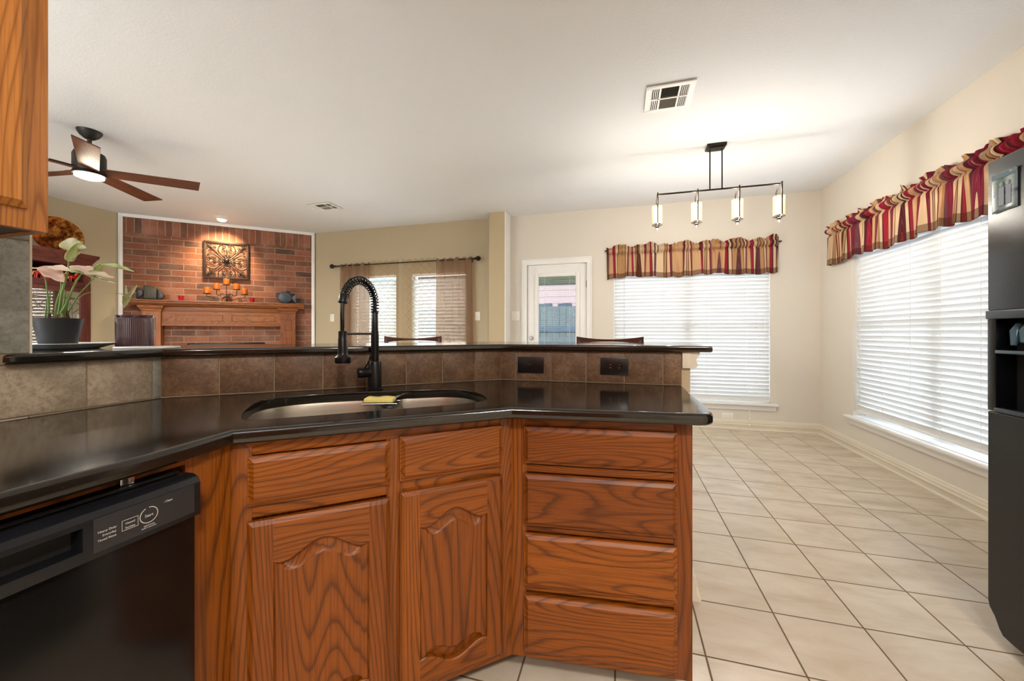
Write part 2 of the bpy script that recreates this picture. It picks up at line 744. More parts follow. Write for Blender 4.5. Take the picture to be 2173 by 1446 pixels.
# ------------------------------------------------------------------ the room
CEIL = 2.743
X1, Y1 = 2.157, 5.134       # right wall, back wall
XL, YF = -6.50, -2.60        # far left wall, wall behind the camera
TH = 0.14
st(bx(XL - .3, YF - .3, -0.12, X1 + .3, Y1 + .3, 0).build('floor', FLOOR, smooth=0))
st(bx(XL - .3, YF - .3, CEIL, X1 + .3, Y1 + .3, CEIL + 0.12).build('ceiling', P_CEIL, smooth=0))


def wall(name, axis, c0, c1, a0, a1, holes, mat, zt=CEIL):
    """axis 'x': wall runs along x between y=c0..c1; holes = (a0,a1,z0,z1)"""
    m = MB()
    xs = sorted({a0, a1} | {h_[0] for h_ in holes} | {h_[1] for h_ in holes})
    for i in range(len(xs) - 1):
        p, q = xs[i], xs[i + 1]
        mid = (p + q) / 2
        zs = [(0, zt)]
        for h_ in holes:
            if h_[0] < mid < h_[1]:
                zs = [(0, h_[2]), (h_[3], zt)]
        for z0, z1 in zs:
            if z1 - z0 < 1e-4:
                continue
            if axis == 'x':
                m.box(p, c0, z0, q, c1, z1)
            else:
                m.box(c0, p, z0, c1, q, z1)
    bmesh.ops.remove_doubles(m.bm, verts=m.bm.verts, dist=1e-5)
    return st(m.build(name, mat, smooth=0))


WB = (-0.09, 1.665, 0.32, 2.14)       # dining window
DR = (-1.24, -0.43, 0.0, 2.063)       # door
LW1 = (-4.06, -3.26, 0.25, 2.02)
LW2 = (-3.00, -2.13, 0.25, 2.02)
RW = (2.62, 4.50, 0.345, 2.14)        # right window, along y
wall('wall_back', 'x', Y1, Y1 + TH, -1.48, X1 + TH, [DR, WB], P_DIN)
wall('wall_right', 'y', X1, X1 + TH, YF, Y1, [RW], P_DIN)
wall('wall_living_back', 'x', Y1, Y1 + TH, -4.7495, -1.70, [LW1, LW2], P_LIV)
st(bx(-1.70, 4.893, 0, -1.48, Y1 + TH, CEIL).build('wall_column', P_COL, smooth=0))
st(bx(-1.482, 4.889, 0, -1.472, Y1 + 0.002, CEIL).build('trim_3', WHITE, smooth=0))
wall('wall_left', 'y', XL - TH, XL + 0.04, YF, 3.552, [], P_LIV)
wall('wall_front', 'x', YF - TH, YF, XL - TH, X1 + TH, [(-5.6, -3.4, 0.45, 2.10)], P_DIN)  # opening invented to let the added front fill light in

# fireplace wall, 42.7 degrees, in its own frame
FP = thing('fp_frame', '', '')
bpy.data.objects.remove(FP)
FPO = Vector((-6.46, 3.55, 0))
FPA = math.atan2(0.6778, 0.7353)
FPM = Matrix.Translation(FPO) @ Matrix.Rotation(FPA, 4, 'Z')
fk = dict(loc=tuple(FPO), rot=(0, 0, FPA))
# local: x along wall, -y into the room
m = MB()
m.box(0.0, 0, 0, 0.72, 0.25, 2.49)
m.box(1.655, 0, 0, 2.333, 0.25, 2.49)
m.box(0.72, 0, 0.99, 1.655, 0.25, 2.49)
st(m.build('wall_fireplace', BRICK, smooth=0, **fk))
st(bx(0.0, -0.002, 2.49, 2.333, 0.25, 2.743).build('wall_fireplace_top', BRICKS, smooth=0, **fk))
m = MB()
m.box(0.0, -0.028, 0, 0.046, -0.0025, 2.743, 0.004)
m.box(0.046, -0.028, 2.697, 2.285, -0.0025, 2.743, 0.004)
m.box(2.285, -0.028, 0, 2.333, -0.0025, 2.743, 0.004)
m.box(0.008, -0.036, 0, 0.02, -0.026, 2.735)
m.box(0.02, -0.036, 2.72, 2.31, -0.026, 2.735)
m.box(2.313, -0.036, 0, 2.325, -0.026, 2.735)
st(m.build('trim_1', WHITE, **fk))
m = MB()
m.box(0.72, 0.24, 0, 1.655, 0.7, 0.99)
st(m.build('wall_firebox', DARKV, smooth=0, **fk))
tag(bx(0.735, 0.005, 0.93, 1.64, 0.10, 0.985, bev=0.004).build('fireplace_hood', BLACKM, **fk), 'black metal hood edge across the top of the brick fireplace opening', 'fireplace hood')

# baseboards
def baseprof(h=0.115):
    return [(0, 0), (0.030, 0), (0.030, 0.012), (0.018, 0.020), (0.018, 0.055), (0.022, 0.062), (0.016, 0.070), (0.016, 0.088), (0.010, 0.098), (0.010, 0.105), (0, h)]


def baseboard(name, axis, c, a0, a1, sgn):
    prof = [(c + sgn * p, z) for p, z in baseprof()]
    if axis == 'x':
        m = MB().prism([(y, z) for y, z in prof], a0, a1, 'yz')
    else:
        m = MB().prism([(x, z) for x, z in prof], a0, a1, 'xz')
    return st(m.build(name, CREAMT, smooth=30))


baseboard('baseboard_back', 'x', Y1, -0.365, X1, -1)
baseboard('baseboard_right', 'y', X1, YF, Y1, -1)
baseboard('baseboard_living', 'x', Y1, -4.72, -1.70, -1)

# ------------------------------------------------------------------ windows
def window_unit(name, axis, c, a0, a1, z0, z1, stool=True, mull=True, sgn=1):
    """frame + glass in an opening. c = inner wall face, outwards = +"""
    def B(m, p, d0, q, d1, za, zb, bev=0.003):
        if axis == 'x':
            m.box(p, c + d0, za, q, c + d1, zb, bev)
        else:
            m.box(c + d0, p, za, c + d1, q, zb, bev)
    m = MB()
    f = 0.035
    B(m, a0, 0.085, a0 + f, 0.125, z0, z1)
    B(m, a1 - f, 0.085, a1, 0.125, z0, z1)
    B(m, a0 + f, 0.085, a1 - f, 0.125, z0, z0 + f)
    B(m, a0 + f, 0.085, a1 - f, 0.125, z1 - f, z1)
    if mull:
        mid = (a0 + a1) / 2
        B(m, mid - 0.045, 0.085, mid + 0.045, 0.13, z0 + f, z1 - f)
        zm = (z0 + z1) / 2 - 0.05
        B(m, a0 + f, 0.09, mid - 0.045, 0.12, zm - 0.02, zm + 0.02)
        B(m, mid + 0.045, 0.09, a1 - f, 0.12, zm - 0.02, zm + 0.02)
    w_ = st(m.build(name, WHITE))
    g = MB()
    B(g, a0 + f, 0.104, a1 - f, 0.107, z0 + f, z1 - f, 0)
    st(g.build('pane', GLASS, w_, smooth=0))
    if stool:
        s_ = MB()
        B(s_, a0 - 0.065, -0.055, a1 + 0.065, 0.0, z0 - 0.026, z0 - 0.002, 0.006)
        B(s_, a0 + 0.001, -0.001, a1 - 0.001, 0.085, z0 - 0.02, z0 + 0.002, 0.0)
        st(s_.build('window_sill', WHITE, w_))
        ap = MB()
        B(ap, a0 - 0.05, -0.018, a1 + 0.05, -0.0005, z0 - 0.085, z0 - 0.026, 0.004)
        B(ap, a0 - 0.052, -0.026, a1 + 0.052, -0.018, z0 - 0.040, z0 - 0.027, 0.003)
        st(ap.build('window_apron', WHITE, w_))
    return w_


window_unit('window_1', 'x', Y1, *WB)
window_unit('window_2', 'y', X1, *RW)
window_unit('window_3', 'x', Y1, *LW1, stool=False, mull=False)
window_unit('window_4', 'x', Y1, *LW2, stool=False, mull=False)


m = MB()
for a_ in (-5.6, -4.53, -3.46):
    m.box(a_, YF - 0.12, 0.485, a_ + 0.06, YF - 0.08, 2.065)
m.box(-5.6, YF - 0.12, 0.45, -3.4, YF - 0.08, 0.485).box(-5.6, YF - 0.12, 2.065, -3.4, YF - 0.08, 2.10)
st(m.build('window_added_fill', WHITE, smooth=0))  # made-up out-of-view window frame, added around the fill light's opening


def blind(label, axis, c, a0, a1, z0, z1, pitch, tilt, cords, out=0.035, width=0.051, tassel=None, wand=None):
    """venetian blind: c wall face, hangs out*m inside the reveal"""
    r = thing('window_blind', label, 'blind', ((a0 + a1) / 2, c + out, z0) if axis == 'x' else (c + out, (a0 + a1) / 2, z0), 0, 'white slatted window blinds')
    hw = (a1 - a0) / 2 - 0.004

    def P(a, d, z):     # local: a along window, d outwards, z up
        return (a, d, z) if axis == 'x' else (d, a, z)

    def B(m, p, d0, za, q, d1, zb, bev=0.0):
        p0, p1 = P(p, d0, za), P(q, d1, zb)
        m.box(min(p0[0], p1[0]), min(p0[1], p1[1]), za, max(p0[0], p1[0]), max(p0[1], p1[1]), zb, bev)
    H = z1 - z0
    m = MB()
    B(m, -hw, -0.025, H - 0.045, hw, 0.025, H - 0.002, 0.003)
    m.build('headrail', WHITE, r)
    m = MB()
    B(m, -hw, -0.022, 0.012, hw, 0.022, 0.030, 0.004)
    m.build('bottom_rail', WHITE, r)
    m = MB()
    n = int((H - 0.085) / pitch)
    ct, s_t = math.cos(tilt), math.sin(tilt)
    for k in range(n):
        zc = 0.052 + k * pitch + random.uniform(-0.0008, 0.0008)
        ja = random.uniform(-0.03, 0.03)
        ct, s_t = math.cos(tilt + ja), math.sin(tilt + ja)
        rings = []
        for e in (-hw, hw):
            top, bot = [], []
            for q in range(5):
                s_ = (q / 4 - 0.5) * width
                bow = 0.0035 * (1 - (2 * q / 4 - 1) ** 2)
                d = s_ * ct - bow * s_t
                z = s_ * s_t + bow * ct
                top.append(P(e, d, zc + z))
                bot.append(P(e, d + 0.0022 * s_t, zc + z - 0.0022 * ct))
            rings.append(top + bot[::-1])
        m.ringmesh(rings)
    m.build('slats', SLAT, r, smooth=30)
    for cpos in cords:
        m = MB()
        a = -hw + cpos * 2 * hw
        for d in (-0.027, 0.027):
            m.tube([P(a, d, 0.02), P(a, d, H - 0.04)], 0.0012, 5)
        m.build('ladder_cord', IVORY, r)
    if tassel:
        for a, zl in tassel:
            m = MB()
            a_ = -hw + a * 2 * hw
            m.tube([P(a_, -0.035, H - 0.03), P(a_ + 0.004, -0.036, H * 0.4), P(a_, -0.038, zl)], 0.0014, 5)
            m.lathe([(0.002, zl - 0.035), (0.007, zl - 0.03), (0.003, zl)], P(a_, -0.038, 0), 10)
            m.build('pull_cord', IVORY, r)
    if wand:
        m = MB()
        a_ = -hw + wand * 2 * hw
        m.tube([P(a_, -0.04, H - 0.03), P(a_, -0.045, H * 0.33)], 0.004, 6)
        m.build('tilt_wand', CLEARG, r)
    return r


blind('white slatted blind on the dining room back window', 'x', Y1, *WB, 0.0455, R(-73), (0.05, 0.35, 0.63, 0.93), tassel=[(0.86, 0.15), (0.965, 0.75)], wand=0.07)
blind('wide white slatted blind on the right wall window beside the fridge', 'y', X1, *RW[:2], RW[2] + 0.03, RW[3], 0.0445, R(-72), (0.06, 0.27, 0.44, 0.60, 0.78, 0.95), wand=0.04)
blind('white slatted blind on the left pane of the living room window pair', 'x', Y1, *LW1, 0.052, R(-52), (0.12, 0.5, 0.88), tassel=[(0.72, 0.5)])
blind('white slatted blind on the right pane of the living room window pair', 'x', Y1, *LW2, 0.052, R(-52), (0.12, 0.5, 0.88), tassel=[(0.72, 0.5)])
# bead chain hanging below the dining window's sill
r = thing('bead_chain', 'short white bead chain hanging below the dining window sill', 'chain', (1.43, Y1 - 0.065, 0.055))
for k, rr in enumerate((0.010, 0.007, 0.009, 0.011, 0.009)):
    MB().sphere((0, 0, 0.012 + k * 0.040), rr, seg=12).build('bead', IVORY, r)
m = MB().tube([(0, 0, 0.004), (0, 0, 0.27)], 0.0012, 5)
m.build('cord', IVORY, r)

# ------------------------------------------------------------------ valances (gathered, striped)
def valance(label, axis, c, a0, a1, ztop, zbot, fold_seed, rodlabel):
    rnd = random.Random(fold_seed)
    L = a1 - a0
    ph = [rnd.uniform(0, 6.28) for _ in range(8)]
    r = thing('striped_valance', label, 'valance', (a0, c, 0) if axis == 'x' else (c, a0, 0), 0, 'striped window valances')
    zp = ztop - 0.045        # rod height
    nu, nv = int(L * 320), 30

    def gather(x):
        return (math.sin(x * 165 + ph[0] + 2.5 * math.sin(x * 9 + ph[1])) * 0.55 + math.sin(x * 71 + ph[2] + 2 * math.sin(x * 17 + ph[3])) * 0.45)

    def fold(x):
        return math.sin(x * 31 + ph[4] + 1.8 * math.sin(x * 6.3 + ph[5])) * 0.7 + math.sin(x * 57 + ph[6]) * 0.3

    def fn(i, j):
        x = i * L
        g, f = gather(x), fold(x)
        droop = 0.012 * math.sin(x * 7.3 + ph[7]) + 0.008 * f
        tuft = 0.017 * math.sin(x * 19 + ph[3] + math.sin(x * 5)) + 0.008 * math.sin(x * 43 + ph[1]) + 0.004 * g
        # j 0 = hem, 1 = ruffle top
        zs = [(0.0, zbot + droop), (0.70, zp - 0.045), (0.76, zp - 0.024), (0.84, zp), (0.92, zp + 0.024), (1.0, ztop + 0.012 + tuft)]
        z = zs[-1][1]
        for (ja, za), (jb, zb) in zip(zs, zs[1:]):
            if ja <= j <= jb:
                z = za + (zb - za) * (j - ja) / (jb - ja)
                break
        if j < 0.70:
            k = 1 - j / 0.70
            d = 0.046 - 0.024 * max(0.0, 1 - k * 10) + 0.022 * k * f + 0.012 * (1 - k) ** 2 * g
        elif j < 0.92:
            q = (j - 0.70) / 0.22
            d = 0.024 + 0.048 * math.sin(q * PI) ** 0.6 + 0.013 * g
        else:
            q = (j - 0.92) / 0.08
            d = 0.030 + 0.014 * g + 0.030 * q * math.sin(x * 33 + ph[2])
        xx = x + 0.012 * math.cos(x * 57 + ph[6]) * (1 - j)
        # returns to the wall at both ends
        e = min(x, L - x)
        if e < 0.02:
            d *= max(0.12, e / 0.02)
        return (xx, -d, z) if axis == 'x' else (-d, xx, z)

    def uv(i, j):
        x = i * L
        return (x * 1.75 + 0.06 * math.sin(x * 29 + ph[4]) + 0.08 * math.sin(x * 9 + ph[1]) + (0.014 * math.sin(x * 150 + ph[2]) if j > 0.68 else 0.02 * math.sin(x * 57) * (1 - j)), j)
    m = MB().grid(fn, nu, nv, uv)
    m.build('gathered_cloth', STRIPE, r, smooth=60, solid=0.0015, recalc=False)
    m = MB()

    def P(a, d, z):
        return (a, -d, z) if axis == 'x' else (-d, a, z)
    m.tube([P(-0.01, 0.004, zp - 0.003), P(-0.012, 0.046, zp), P(0.01, 0.046, zp), P(L - 0.01, 0.046, zp), P(L + 0.012, 0.046, zp), P(L + 0.01, 0.004, zp - 0.003)], 0.006, 8)
    m.build('curtain_rod', BRONZE, r)
    return r


valance('red tan and brown striped valance above the dining room back window', 'x', Y1, -0.185, 1.745, 2.235, 1.835, 3, '')
valance('long red tan and brown striped valance along the right wall window', 'y', X1, 2.55, 4.88, 2.265, 1.86, 8, '')

# ------------------------------------------------------------------ living room curtains
def curtain(label, cat, x0, x1_, z0, z1, mat, amp, freq, seed, dist, flare=0.0, ruff=0.03):
    rnd = random.Random(seed)
    ph = [rnd.uniform(0, 6.28) for _ in range(5)]
    L = x1_ - x0
    H = z1 - z0

    def fn(i, j):
        x = i * L
        k = 1 - j
        f = math.sin(x * freq + ph[0] + 1.2 * math.sin(x * freq * 0.21 + ph[1])) * amp * (0.5 + 0.5 * k)
        g = 0.006 * math.sin(x * 95 + ph[2]) * j
        z = H * j + (ruff * 0.35 * math.sin(x * 60 + ph[3]) if j > 0.985 else 0)
        return (x + flare * (i - 0.5) * k, -(f + g), z)

    def uv(i, j):
        return (i * L * 1.15 + 0.02, j * H)
    o = MB().grid(fn, max(30, int(L * 110)), 24, uv).build('sheer_curtain', mat, smooth=60, recalc=False, loc=(x0, Y1 - dist, z0))
    return tag(o, label, cat, None)


rod = thing('curtain_rod', 'dark bronze curtain rod with round finials above the living room windows', 'curtain rod', (-3.13, Y1 - 0.085, 2.175))
MB().tube([(-1.15, 0, 0), (1.14, 0, 0)], 0.009, 10).build('pole', BRONZE, rod)
for sg in (-1, 1):
    m = MB().lathe([(0.009, 0), (0.016, 0.01), (0.009, 0.02), (0.020, 0.04), (0.036, 0.07), (0.030, 0.095), (0.014, 0.108), (0.004, 0.115)], (0, 0, 0), 14, 'x')
    if sg < 0:
        for v_ in m.bm.verts:
            v_.co.x = -v_.co.x
    m.build('finial', BRONZE, rod, loc=(sg * 1.14, 0, 0))
    MB().box(-0.006, 0, -0.006, 0.006, 0.083, 0.006).box(-0.012, 0.070, -0.035, 0.012, 0.0845, 0.035).build('bracket', BRONZE, rod, loc=(sg * 1.09, 0, 0))
curtain('taupe sheer curtain panel at the left end of the bronze rod', 'curtain', -4.20, -3.66, 0.02, 2.20, TAUPE, 0.032, 48, 1, 0.085)
curtain('taupe sheer curtain panel at the right end of the bronze rod', 'curtain', -2.56, -2.01, 0.02, 2.20, TAUPE, 0.032, 44, 2, 0.085, flare=0.05)
curtain('thin lace curtain with looping lines over the left living room window', 'curtain', -3.655, -3.17, 0.02, 2.215, LACE, 0.016, 40, 3, 0.085)
curtain('thin lace curtain with looping lines over the right living room window', 'curtain', -3.105, -2.57, 0.02, 2.215, LACE, 0.016, 40, 4, 0.085)

# ------------------------------------------------------------------ back door
cas = MB()
for a, b_ in ((-1.306, -1.235), (-0.435, -0.368)):
    cas.box(a, Y1 - 0.018, 0, b_, Y1 - 0.0005, 2.063, 0.004)
cas.box(-1.306, Y1 - 0.018, 2.058, -0.368, Y1 - 0.0005, 2.135, 0.004)
cas.box(-1.306, Y1 - 0.026, 0, -1.290, Y1 - 0.016, 2.125, 0.003)
cas.box(-0.384, Y1 - 0.026, 0, -0.368, Y1 - 0.016, 2.125, 0.003)
cas.box(-1.306, Y1 - 0.026, 2.119, -0.368, Y1 - 0.016, 2.135, 0.003)
st(cas.build('trim_2', WHITE))
d = MB()
y0, y1 = Y1 + 0.012, Y1 + 0.052
d.box(-1.232, y0, 0.01, -1.110, y1, 2.055, 0.002)
d.box(-0.545, y0, 0.01, -0.438, y1, 2.055, 0.002)
d.box(-1.110, y0, 1.925, -0.545, y1, 2.055, 0.0)
d.box(-1.110, y0, 0.01, -0.545, y1, 0.28, 0.0)
door = st(d.build('door_1', WHITE))
lf = MB()
for (xa, xb, za, zb) in ((-1.128, -1.075, 0.26, 1.945), (-0.580, -0.527, 0.26, 1.945), (-1.0745, -0.5805, 1.892, 1.945), (-1.0745, -0.5805, 0.26, 0.313)):
    lf.box(xa, y0 - 0.020, za, xb, y0 + 0.001, zb, 0.007)
st(lf.build('lite_frame', WHITE, door))
st(bx(-1.12, y0 + 0.028, 0.27, -0.535, y0 + 0.032, 1.93).build('pane', GLASS, door, smooth=0))
m = MB()
for k in range(60):
    z = 0.33 + k * 0.026
    m.box(-1.073, y0 + 0.010, z, -0.582, y0 + 0.022, z + 0.0012)
for x in (-1.0, -0.66):
    m.tube([(x, y0 + 0.008, 0.32), (x, y0 + 0.008, 1.89)], 0.0012, 5)
st(m.build('mini_blind', WHITE, door, smooth=0))
m = MB().lathe([(0.030, 0.0), (0.030, -0.010), (0.018, -0.016), (0.018, -0.024)], (-1.178, y0, 1.068), 20, 'y')
m.cbox((-1.178, y0 - 0.030, 1.068), (0.008, 0.012, 0.028), 0.002)
st(m.build('deadbolt', CHROME, door))
m = MB().lathe([(0.032, 0.0), (0.032, -0.008), (0.012, -0.014), (0.012, -0.035), (0.026, -0.045), (0.028, -0.060), (0.018, -0.070)], (-1.178, y0, 0.93), 20, 'y')
st(m.build('door_knob', NICKEL, door))
for z in (1.78, 1.0, 0.22):
    st(MB().lathe([(0.007, z - 0.045), (0.007, z + 0.045)], (-0.436, Y1 - 0.006, 0), 8).build('hinge', NICKEL, door))

# switches and wall outlet
def wallplate(name, label, cat, loc, w_, h_, axis='y', toggles=1, mat=IVORY, rot=0, outlet=False, group=None):
    r = thing(name, label, cat, loc, rot, group)
    bx(-w_ / 2, -0.006, -h_ / 2, w_ / 2, 0, h_ / 2, bev=0.002).build('plate', mat, r)
    if outlet:
        for k in (-1, 1):
            horizontal = w_ > h_
            px, pz = (k * 0.0195, 0) if horizontal else (0, k * 0.0195)
            m = MB().lathe([(0.0165, 0), (0.0165, -0.0015)], (px, -0.006, pz), 18, 'y')
            o = m.build('socket', mat, r)
            m = MB()
            if horizontal:
                m.box(px - 0.002, -0.0082, pz - 0.008, px + 0.006, -0.0072, pz - 0.006).box(px - 0.002, -0.0082, pz + 0.006, px + 0.006, -0.0072, pz + 0.008)
            else:
                m.box(px - 0.008, -0.0082, pz - 0.002, px - 0.006, -0.0072, pz + 0.006).box(px + 0.006, -0.0082, pz - 0.002, px + 0.008, -0.0072, pz + 0.006)
            m.build('slots', DARKV if mat is IVORY else GREYF, o)
    else:
        for k in range(toggles):
            px = (k - (toggles - 1) / 2) * 0.046
            if w_ > h_ and toggles == 1:
                bx(-0.010, -0.016, -0.005, 0.004, -0.006, 0.005, bev=0.002).build('toggle', mat, r)
            else:
                bx(px - 0.005, -0.016, -0.004, px + 0.005, -0.006, 0.010, bev=0.002).build('toggle', mat, r)
    for k in (-1, 1):
        pos = (k * w_ * 0.32, -0.006, 0) if w_ > h_ else (0, -0.006, k * h_ * 0.32)
        MB().lathe([(0.003, 0), (0.002, -0.0015)], pos, 8, 'y').build('screw', NICKEL, r)
    return r


wallplate('light_switch', 'ivory double light switch left of the back door', 'light switch', (-1.397, Y1 - 0.0005, 1.373), 0.114, 0.124, toggles=2)
wallplate('light_switch', 'single light switch on the tan wall left of the living room curtains', 'light switch', (-4.41, Y1 - 0.0005, 1.375), 0.075, 0.120)
wallplate('light_switch', 'single light switch on the tan wall right of the living room curtains', 'light switch', (-1.955, Y1 - 0.0005, 1.375), 0.075, 0.120)
wallplate('wall_outlet', 'white electrical outlet below the dining window near the floor', 'outlet', (1.216, Y1 - 0.0005, 0.152), 0.118, 0.074, outlet=True)

# ------------------------------------------------------------------ half wall, backsplash tiles, bar
# corner points of the tiled face (measured): left run, angled run, right run
A0 = Vector((-1.560, -2.58)); A1_ = Vector((-1.575, 0.985)); A2 = Vector((-0.575, 1.828)); A3 = Vector((0.255, 1.838))


def offset_line(pts, d):
    """offset polyline to its left side by d"""
    out = []
    n = len(pts)
    for i in range(n):
        if i == 0:
            t_ = (pts[1] - pts[0]).normalized(); nn = Vector((-t_.y, t_.x)); out.append(pts[0] + nn * d)
        elif i == n - 1:
            t_ = (pts[-1] - pts[-2]).normalized(); nn = Vector((-t_.y, t_.x)); out.append(pts[-1] + nn * d)
        else:
            t1 = (pts[i] - pts[i - 1]).normalized(); t2 = (pts[i + 1] - pts[i]).normalized()
            n1 = Vector((-t1.y, t1.x)); n2 = Vector((-t2.y, t2.x))
            b = (n1 + n2).normalized()
            out.append(pts[i] + b * (d / b.dot(n1)))
    return out


WEND = 0.669           # where the full-height wall stops
BARZ = 1.089
P0 = Vector((-1.568, WEND))
half = [P0, A1_, A2, Vector((0.290, 1.8385))]
fr = offset_line(half, 0.008)
bk = offset_line(half, 0.135)
st(MB().prism([tuple(p) for p in fr] + [tuple(p) for p in bk[::-1]], 0, 1.0605).build('wall_bar', P_COL, smooth=0))
# full-height tiled wall end, left
st(bx(-1.700, YF, 0, -1.575, WEND - 0.004, CEIL).build('wall_kitchen', P_DIN, smooth=0))
st(bx(-1.702, WEND - 0.004, BARZ, -1.568, WEND + 0.001, CEIL).build('trim_4', CREAMT, smooth=0))


def tile_run(name, p, q, breaks, z0, z1, mat_fn, thick=0.008, gap=0.0035, proud=0.0):
    """separate stone tiles between breaks (fractions in metres along p->q), one child each, grout behind"""
    d_ = (q - p)
    L = d_.length
    ang = math.atan2(d_.y, d_.x)
    bs = [b for b in breaks]
    g = bx(0, 0.0, z0, L, thick - 0.0015 - 0.0, z1).build(name, GROUT, smooth=0, loc=(p.x, p.y, 0), rot=(0, 0, ang))
    st(g)
    for i in range(len(bs) - 1):
        o = bx(bs[i] + gap / 2, -0.0035, z0 + 0.004, bs[i + 1] - gap / 2, 0.001, z1 - 0.001, bev=0.0015).build('wall_tile', mat_fn(i), g)
        st(o)
    return g


# local y+ points away from the camera, so shift nothing: faces lie on the measured line
Lr = [YF]
tile_run('wall_backsplash_left', Vector((-1.567, -1.12)), A1_ + Vector((0.0, 0)), [0, 0.31, 0.62, 0.93, 1.24, 1.56, 1.905, 2.077, 2.104], 0.914, 1.060,
         lambda i: SLATE_G if i >= 7 else SLATE_L)
LA = (A2 - A1_).length
bre = [0.0, 0.17, 0.346, 0.518, 0.686, 0.852, 1.016, 1.176, LA]
tile_run('wall_backsplash_middle', A1_, A2, bre, 0.914, 1.060, lambda i: SLATE)
bre2 = [0.0, 0.078, 0.252, 0.417, 0.588, 0.753, (A3 - A2).length]
tile_run('wall_backsplash_right', A2, A3, bre2, 0.914, 1.060, lambda i: SLATE)
# tall grey tiles on the wall end above the counter
g = bx(-1.5745, -1.12, 1.0605, -1.5675, WEND - 0.004, 1.62).build('wall_tiled_end', GROUT, smooth=0)
st(g)
for a, b_ in ((0.395, WEND - 0.006), (0.085, 0.392), (-0.225, 0.082), (-0.535, -0.228)):
    for z0, z1 in ((1.0905, 1.395), (1.398, 1.615)):
        st(bx(-1.5678, a, z0, -1.5640, b_, z1, bev=0.0012).build('wall_tile', SLATE_G, g))

# bar-end crown and base mouldings round the half wall's end
prof = [(0.290, 1.0603), (0.326, 1.0603), (0.326, 1.046), (0.318, 1.040), (0.312, 1.026), (0.316, 1.014), (0.320, 1.004), (0.314, 0.994), (0.300, 0.990), (0.290, 0.990)]
st(MB().prism(prof, 1.832, 1.985, 'xz').build('trim_5', CREAMT))
st(bx(0.256, 1.828, 0.990, 0.2905, 1.8455, 1.0603, bev=0.002).build('trim_6', CREAMT))
prof = [(0.290, 0), (0.326, 0), (0.326, 0.012), (0.312, 0.024), (0.308, 0.060), (0.314, 0.068), (0.304, 0.078), (0.306, 0.098), (0.290, 0.112)]
st(MB().prism(prof, 1.80, 1.99, 'xz').build('baseboard_bar_end', CREAMT))


def offset_closed(poly, d):
    """move every vertex of a counter-clockwise loop inwards by d"""
    P_ = [Vector(p[:2]) for p in poly]
    out = []
    n = len(P_)
    for i in range(n):
        t1 = (P_[i] - P_[i - 1]).normalized()
        t2 = (P_[(i + 1) % n] - P_[i]).normalized()
        n1, n2 = Vector((-t1.y, t1.x)), Vector((-t2.y, t2.x))
        b_ = (n1 + n2).normalized()
        out.append(P_[i] + b_ * (d / max(0.35, b_.dot(n1))))
    return out


def area2(poly):
    return sum(poly[i - 1][0] * poly[i][1] - poly[i][0] * poly[i - 1][1] for i in range(len(poly)))


def slab(poly, hole, z0, z1, rad=0.011, hr=0.004):
    """stone slab with rounded edges"""
    if area2(poly) < 0:
        poly = poly[::-1]
    m = MB()
    bm = m.bm
    ends = {z0: [], z1: []}
    for lp, rr, sg in ((poly, rad, 1), (hole, hr, -1)):
        if not lp:
            continue
        if area2(lp) < 0:
            lp = lp[::-1]
        rings = []
        K = 5
        for k in range(K + 1):
            a = PI / 2 * k / K
            rings.append((z0 + rr * (1 - math.sin(a)), sg * rr * (1 - math.cos(a))))
        rings = rings[::-1]                     # bottom face edge first
        rings = [(z0 + rr * (1 - math.cos(PI / 2 * k / K)), sg * rr * (1 - math.sin(PI / 2 * k / K))) for k in range(K + 1)]
        rings += [(z1 - rr * (1 - math.sin(PI / 2 * k / K)), sg * rr * (1 - math.cos(PI / 2 * k / K))) for k in range(K + 1)]
        vr = []
        for z, d in rings:
            vr.append([bm.verts.new((p.x, p.y, z)) for p in offset_closed(lp, d)])
        for q in range(len(vr) - 1):
            A_, B_ = vr[q], vr[q + 1]
            for i in range(len(A_)):
                j = (i + 1) % len(A_)
                bm.faces.new((A_[i], A_[j], B_[j], B_[i]))
        ends[z0].append(vr[0])
        ends[z1].append(vr[-1])
    for z, lps in ends.items():
        es = []
        for vs in lps:
            for i in range(len(vs)):
                e = bm.edges.get((vs[i], vs[(i + 1) % len(vs)]))
                es.append(e)
        bmesh.ops.triangle_fill(bm, use_beauty=True, use_dissolve=False, edges=es)
    return m


# worktop outline
SP = Vector((-0.908, 0.713)); SD = Vector((0.7583, 0.6519)); SM = Vector((-0.6519, 0.7583))


def sk(a, b_):
    p = SP + SD * a + SM * b_
    return (p.x, p.y)


holepts = [(.03, .098), (.17, .086), (.42, .084), (.62, .084), (.69, .105), (.722, .16), (.73, .25), (.715, .35), (.66, .425), (.5, .462), (.36, .487), (.18, .505), (.06, .485), (.0, .42), (-.012, .30), (-.004, .17)]
hole = [tuple(Vector(sk(*p))) for p in catmull([Vector(p) for p in holepts], 6)]
b0 = offset_line([Vector((-1.560, -1.15)), A1_, A2, A3], -0.0045)
edge = [Vector((-0.862, -1.15)), Vector((-0.862, 0.52)), Vector((-0.881, 0.700)), Vector((-0.325, 1.150)), Vector((0.215, 1.205))]
rc = [Vector((0.238, 1.214)), Vector((0.254, 1.232)), Vector((0.259, 1.260))]
outl = edge + rc + [Vector((0.259, 1.50)), Vector((0.258, b0[3].y))] + [b0[2], b0[1], b0[0]]
o = slab([tuple(p) for p in outl], hole, 0.879, 0.914).build('countertop', GRANITE, smooth=30, flat_z=True)
tag(o, 'polished black granite worktop wrapping round the sink below the raised bar', 'countertop')
